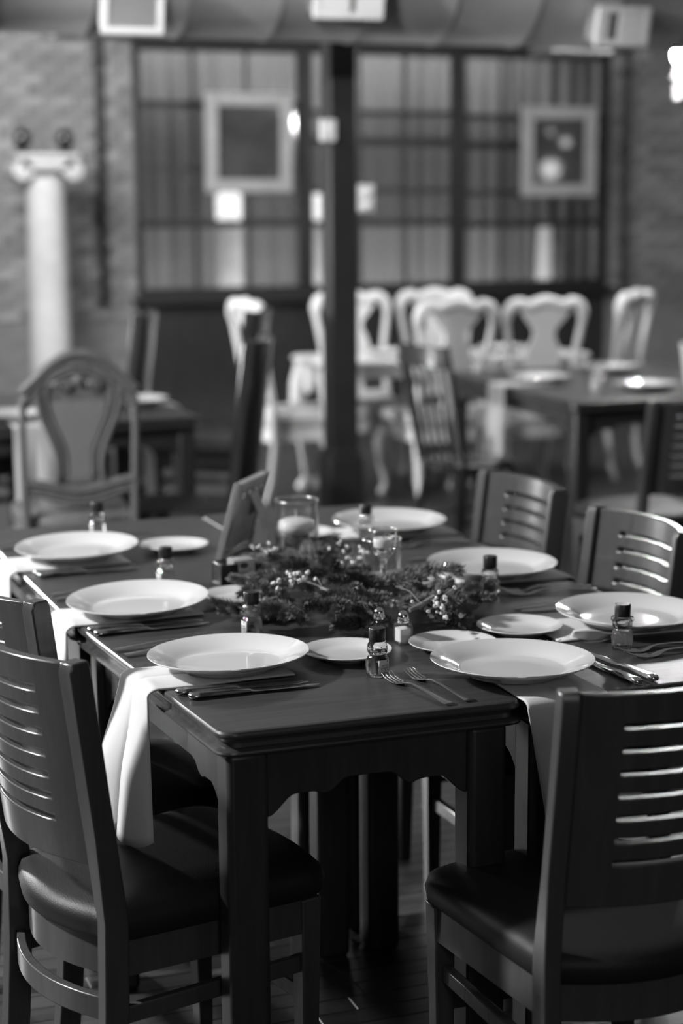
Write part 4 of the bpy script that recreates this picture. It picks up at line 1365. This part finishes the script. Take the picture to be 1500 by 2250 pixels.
r2 = Matrix.Translation((FW * 0.55, -0.048, 0.150)) @ Matrix.Rotation(-0.42, 4, 'X') @ Matrix.Translation((0, 0, -0.155))
m_.v = [tuple(r2 @ Vector(p)) for p in m_.v]
m_.build('easel_leg', 'board', pf, bevel=0.0008)
for k in range(4):
    fbox((FW * (0.2 + 0.2 * k), -0.007, FH - bw - 0.012), (0.012, 0.003, 0.014), 'clip', 'steel', 0.0006)
fbox((FW * 0.75, -0.006, FH * 0.62), (0.05, 0.002, 0.05), 'hanger_plate', 'dark_card', 0.0006)
tag(pf, 'leaning picture frame with its easel leg toward us, left of the glass cylinder', 'picture frame')

# packet caddy ----------------------------------------------------------
cd = empty('packet_caddy', (1.083, 3.652, TZ + 0.0005), R(4))
def end_wall(x0, x1):
    return MB().prism([(x0, 0), (x1, 0), (x1, 0.044), (x1 - 0.004, 0.050), (x0 + 0.004, 0.050), (x0, 0.044)], -0.026, 0.026)
MB().box((0, 0, 0.003), (0.10, 0.056, 0.006)).build('base', 'black_plastic', cd, bevel=0.002)
MB().box((-0.043, 0, 0.027), (0.012, 0.056, 0.046)).build('end_wall', 'black_plastic', cd, bevel=0.003)
MB().box((0.043, 0, 0.027), (0.012, 0.056, 0.046)).build('end_wall', 'black_plastic', cd, bevel=0.003)
MB().box((0, 0.026, 0.027), (0.10, 0.004, 0.046)).build('back_wall', 'black_plastic', cd, bevel=0.001)
MB().box((-0.028, -0.027, 0.027), (0.04, 0.003, 0.044)).build('front_wall', 'black_plastic', cd, bevel=0.001)
tag(cd, 'black plastic packet caddy in front of the picture frame', 'caddy')
for k in range(5):
    y = -0.020 + 0.0085 * k
    q = empty('sweetener_packet', (1.083, 3.652, TZ + 0.007), R(4))
    pm = MB().box((0.008, y, 0.025 + 0.001 * (k % 2)), (0.052, 0.003, 0.048)).build('paper', 'paper', q, bevel=0.001)
    if k == 0:
        MB().loft([[(0.008 + 0.0105 * math.cos(2 * PI * i / 20), y - d, 0.036 + 0.0065 * math.sin(2 * PI * i / 20)) for i in range(20)] for d in (0.0014, 0.0019)]).build('printed_oval', 'ink', q, angle=0)
        MB().loft([[(0.021 + 0.0018 * math.cos(2 * PI * i / 10), y - d, 0.0265 + 0.0018 * math.sin(2 * PI * i / 10)) for i in range(10)] for d in (0.0014, 0.0019)]).build('printed_dot', 'ink', q, angle=0)
        for zz, xx, ww in ((0.0215, 0.002, 0.030), (0.0165, 0.010, 0.040), (0.0115, 0.004, 0.034)):
            MB().box((xx, y - 0.0016, zz), (ww, 0.0006, 0.0016)).build('printed_line', 'dark_card', q, angle=0)
    tag(q, ('printed sweetener packet with a dark oval, foremost in the black caddy' if k == 0 else 'plain sweetener packet, %s from the front in the black caddy' % ('first', 'second', 'third', 'fourth', 'fifth')[k]), 'packet', 'sweetener packets in the caddy')

# fir greenery ----------------------------------------------------------
def sprig(seed, loc, ang, L, label, rise=0.25, nside=3, dens=1.0, needle=0.021):
    rnd = random.Random(seed)
    t = empty('fir_sprig', (loc[0], loc[1], loc[2]), ang)
    st, nd = MB(), MB()
    def shoot(p0, d, ln, r0):
        p0, d = Vector(p0), Vector(d).normalized()
        n_ = 8
        pts = []
        cur = p0.copy()
        dd = d.copy()
        for i in range(n_ + 1):
            pts.append(cur.copy())
            dd = (dd + Vector((rnd.uniform(-.12, .12), rnd.uniform(-.12, .12), rnd.uniform(-.10, .06)))).normalized()
            if cur.z < 0.006: dd.z = abs(dd.z)
            cur = cur + dd * (ln / n_)
        st.tube(pts, [r0 * (1 - 0.5 * i / n_) for i in range(n_ + 1)], 5)
        cnt = int(ln / 0.001 * 5.2 * dens)
        for k in range(cnt):
            s_ = rnd.random() ** 0.85
            x_ = s_ * n_
            i = min(int(x_), n_ - 1)
            f_ = x_ - i
            p = pts[i].lerp(pts[i + 1], f_)
            ax = (pts[i + 1] - pts[i]).normalized()
            o1 = ax.orthogonal().normalized()
            o2 = ax.cross(o1)
            a = rnd.random() * 2 * PI
            rad = o1 * math.cos(a) + o2 * math.sin(a)
            if rad.z < -0.5: rad.z *= 0.35
            lean2 = 0.55 + 0.5 * s_ + rnd.uniform(-.15, .25)
            nd_d = (rad.normalized() + ax * lean2).normalized()
            nl = needle * rnd.uniform(0.75, 1.1) * (1 - 0.25 * s_)
            tip = p + nd_d * nl
            if tip.z < 0.0015 - loc[2] + TZ: tip.z = 0.0015 - loc[2] + TZ
            sd = nd_d.cross(Vector((rnd.uniform(-1, 1), rnd.uniform(-1, 1), rnd.uniform(-1, 1)))).normalized() * 0.00095
            s2 = nd_d.cross(sd).normalized() * 0.00045
            m_ = p.lerp(tip, 0.6)
            nd.add([p, m_ + sd, tip, m_ - sd, m_ + s2], [(0, 1, 4), (1, 2, 4), (2, 3, 4), (3, 0, 4)])
    shoot((0, 0, 0.008), (1, 0, rise), L, 0.0022)
    for k in range(nside):
        f_ = 0.15 + 0.6 * (k + rnd.random() * 0.5) / max(nside, 1)
        sd_ = 1 if k % 2 == 0 else -1
        shoot((L * f_, 0, 0.008 + rise * L * f_ * 0.8), (0.75, sd_ * rnd.uniform(.55, .95), rnd.uniform(-0.05, .35)), L * rnd.uniform(.42, .62), 0.0016)
    st.build('stem', 'twig', t, angle=60)
    o = nd.build('needles', 'needle', t, angle=0)
    o['kind'] = 'stuff'
    tag(t, label, 'fir sprig', 'fir sprigs of the centrepiece')
S_ = [
    ((1.075, 3.30, 0), 178, 0.13, 'fir sprig pointing left behind the second honey bear'),
    ((1.115, 3.38, 0.01), 165, 0.12, 'fir sprig overlapping the half-hidden side plate'),
    ((1.175, 3.56, 0.01), 235, 0.11, 'fir sprig just right of the packet caddy'),
    ((1.215, 3.71, 0.0), 105, 0.13, 'fir sprig in front of the picture frame easel'),
    ((1.10, 3.22, 0.01), 205, 0.12, 'fir sprig reaching toward the near left, above the plates'),
    ((1.13, 3.20, 0.02), 245, 0.13, 'fir sprig drooping toward the near left side plate'),
    ((1.17, 3.20, 0.02), 262, 0.13, 'fir sprig at the front centre with upright needles'),
    ((1.22, 3.24, 0.02), 240, 0.17, 'long fir sprig sweeping down left of the pepper shaker'),
    ((1.16, 3.36, 0.03), 200, 0.13, 'fir sprig at the crown of the heap below the white blossoms'),
    ((1.22, 3.40, 0.03), 250, 0.14, 'fir sprig on top of the heap left of the goblet'),
    ((1.26, 3.52, 0.02), 170, 0.14, 'fir sprig in front of the glass cylinder, lying left'),
    ((1.30, 3.62, 0.01), 90, 0.14, 'fir sprig reaching back right of the glass cylinder'),
    ((1.24, 3.66, 0.01), 60, 0.15, 'fir sprig wrapped behind the glass cylinder'),
    ((1.24, 3.25, 0.025), 5, 0.16, 'fir sprig with long soft needles behind the salt shaker'),
    ((1.27, 3.17, 0.015), 330, 0.13, 'fir sprig lying low behind the near side plate'),
    ((1.33, 3.20, 0.015), 350, 0.14, 'fir sprig right of the bare branch end'),
    ((1.32, 3.13, 0.015), 318, 0.085, 'fir sprig at the right under the small blossoms'),
    ((1.36, 3.22, 0.02), 10, 0.13, 'rightmost fir sprig pointing toward the right side plate'),
    ((1.37, 3.26, 0.01), 60, 0.12, 'fir sprig pointing away toward the middle right plate'),
    ((1.37, 3.17, 0.01), 25, 0.08, 'short fir tip at the right end of the greenery, behind the blossoms'),
    ((1.20, 3.46, 0.02), 75, 0.14, 'fir sprig pointing away between caddy and glass cylinder'),
    ((1.28, 3.30, 0.03), 215, 0.13, 'fir sprig lying across the heap under the goblet stem'),
    ((1.12, 3.36, 0.0), 225, 0.15, 'fir sprig low at the left under the heap'),
    ((1.25, 3.14, 0.0), 200, 0.12, 'fir sprig low at the front beside the shakers'),
]
for i, (p, a, L, lb) in enumerate(S_):
    sprig(100 + i, (p[0], p[1], TZ + 0.004 + p[2] * (1.5 if p[0] < 1.3 else 0.6)), R(a), L, lb, rise=(0.30 if p[0] < 1.3 else 0.12) if p[2] > 0 else 0.16, nside=4, dens=1.25, needle=0.030 if 'long soft' in lb else 0.0225)

q = empty('bare_branch', (1.262, 3.085, TZ + 0.045))
MB().tube([(0, 0, 0), (0.03, 0.01, 0.006), (0.062, 0.022, 0.016)], [0.0042, 0.0058, 0.0068], 10).build('bark', 'twig', q, angle=60)
MB().tube([(0.03, 0.01, 0.008), (0.018, 0.04, 0.028), (0.0, 0.07, 0.034)], [0.002, 0.0015, 0.001], 6).build('side_twig', 'twig', q)
tag(q, 'thick cut branch end poking out of the fir beside the blossoms', 'branch')
# baby's breath
def blossom(seed, base, heads, label):
    rnd = random.Random(seed)
    t = empty('blossom_sprig', base)
    b_ = Vector(base)
    st = MB()
    for h in heads:
        p = Vector(h) - b_
        mid = p * 0.55 + Vector((rnd.uniform(-.012, .012), rnd.uniform(-.012, .012), 0.006))
        st.tube([(0, 0, 0), mid * 0.6, mid, p], [0.0013, 0.0011, 0.0009, 0.0007], 5)
    st.build('stems', 'twig', t, angle=60)
    for h in heads:
        p = Vector(h) - b_
        f_ = MB()
        rr = rnd.uniform(0.0042, 0.0062)
        for k in range(5):
            d = Vector((rnd.uniform(-1, 1), rnd.uniform(-1, 1), rnd.uniform(-.6, 1))) * rr * 0.45
            f_.sphere(p + d, rr * rnd.uniform(.5, .7), 8, 6)
        f_.build('flower', 'flower', t, angle=80)
    tag(t, label, 'blossom', 'white blossoms in the centrepiece')
def around(c_, n_, sp_, seed):
    rnd = random.Random(seed)
    return [(c_[0] + rnd.gauss(0, sp_), c_[1] + rnd.gauss(0, sp_), c_[2] + rnd.gauss(0, sp_ * 0.8)) for _ in range(n_)]
blossom(1, (1.16, 3.62, 0.785), around((1.150, 3.63, 0.832), 10, 0.016, 11), 'white blossom sprig left of the glass cylinder, above the caddy')
blossom(2, (1.13, 3.30, 0.805), around((1.066, 3.262, 0.842), 9, 0.016, 12) + around((1.105, 3.262, 0.845), 9, 0.014, 13), 'white blossom sprig in the middle of the heap, in front of the glass cylinder')
blossom(3, (1.28, 3.50, 0.79), around((1.262, 3.45, 0.852), 11, 0.018, 14), 'white blossom sprig between the glass cylinder and the goblet')
blossom(4, (1.32, 3.08, 0.80), around((1.305, 3.03, 0.822), 16, 0.018, 15), 'white blossom sprig at the right of the greenery by the branch end')
blossom(5, (1.30, 3.55, 0.79), around((1.315, 3.47, 0.84), 5, 0.010, 16), 'small white blossom tuft beside the votive glass')
q = empty('thin_twig', (1.10, 3.25, TZ + 0.075))
MB().tube([(0, 0, 0.01), (0.03, -0.03, 0.0), (0.065, -0.065, -0.012), (0.085, -0.095, -0.03)], [0.0012, 0.0012, 0.001, 0.0008], 6).tube([(0.03, -0.03, 0.0), (0.03, 0.0, 0.012)], 0.0008, 5).build('stem', 'twig', q)
tag(q, 'thin bare twig lying diagonally across the fir heap', 'twig')
q = empty('fir_twig', (1.452, 2.905, TZ + 0.003), R(-12))
tw = MB().tube([(-0.04, 0, 0), (0, 0.003, 0.002), (0.04, -0.002, 0.003)], 0.001, 5)
for k in range(12):
    x_ = -0.035 + 0.0065 * k
    tw.tube([(x_, 0, 0.002), (x_ + 0.010, 0.008 * (1 if k % 2 else -1), 0.004)], 0.0007, 4)
tw.build('stem', 'twig', q)
tag(q, 'tiny fir twig lying in front of the right side plate', 'twig')

# ------------------------------------------------------------------ rear tables: settings
def rear_plate(p, label, z=TZ):
    o = dp.copy()
    COL.objects.link(o)
    o.location = (p[0], p[1], z + 0.006)
    o.rotation_euler = (0, 0, 0)
    tag(o, label, 'plate', 'dinner plates on the rear tables')
rear_plate((1.70, 7.22), 'white plate on the left rear table, right of the cane chair back')
rear_plate((1.12, 6.90), 'white plate on the left rear table behind the cane chair')
rear_plate((3.70, 7.42), 'white plate on the right rear table above the hanging napkin')
rear_plate((3.98, 6.92), 'white plate on the right rear table nearest the right edge')
rear_plate((4.25, 7.75), 'white plate at the far side of the right rear table')
rear_plate((3.62, 9.10), 'white plate on the head table left of centre')
rear_plate((4.30, 9.10), 'white plate on the head table right of centre')
napkin((1.858, 7.22), (0, 1, 0), (1, 0, 0), 0.17, 0.20, 0.34, 'white napkin hanging from the right side of the left rear table', 2, 0.02)
napkin((1.18, 6.70), (1, 0.06, 0), (0, -1, 0), 0.16, 0.20, 0.34, 'white napkin hanging from the left rear table beside the cane chair', 2, 0.02)
napkin((3.485, 7.40), (-0.05, -1, 0), (-1, 0, 0), 0.20, 0.24, 0.36, 'white napkin hanging from the left side of the right rear table', 2, 0.025)
def tumbler(p, label, z=TZ):
    t = empty('candle_tumbler', (p[0], p[1], z + 0.001))
    MB().lathe([(0.032, 0), (0.035, 0.004), (0.038, 0.09), (0.0365, 0.091), (0.0335, 0.01), (0.0005, 0.008)], 28).build('vessel', 'glass', t, angle=50)
    MB().lathe([(0.026, 0.010), (0.027, 0.05), (0.0005, 0.05)], 24).build('wax', 'wax', t, angle=50)
    tag(t, label, 'candle holder', 'candle glasses on the rear tables')
tumbler((3.62, 7.95), 'candle glass at the far left of the right rear table')
tumbler((3.94, 7.30), 'candle glass between the plates on the right rear table')
tumbler((4.02, 7.42), 'second candle glass between the plates, just right of the first')
tumbler((3.72, 6.90), 'candle glass near the front of the right rear table')
tumbler((1.45, 7.45), 'candle glass on the left rear table behind the cane chair crest')
def menu_card(p, rz, label):
    m_ = MB().box((0, 0, 0.11), (0.13, 0.003, 0.22))
    r_ = Matrix.Rotation(R(-8), 4, 'X')
    m_.v = [tuple(r_ @ Vector(q_)) for q_ in m_.v]
    t = empty('menu_card', (p[0], p[1], TZ + 0.001), rz)
    m_.build('card', 'paper', t, angle=0)
    MB().box((0, 0.0, 0.004), (0.14, 0.05, 0.008)).build('foot', 'iron', t, bevel=0.001)
    tag(t, label, 'card')
menu_card((4.10, 6.75), R(70), 'white menu card standing at the right edge of the right rear table')
menu_card((1.02, 7.05), R(75), 'white menu card standing on the left rear table at the left edge')
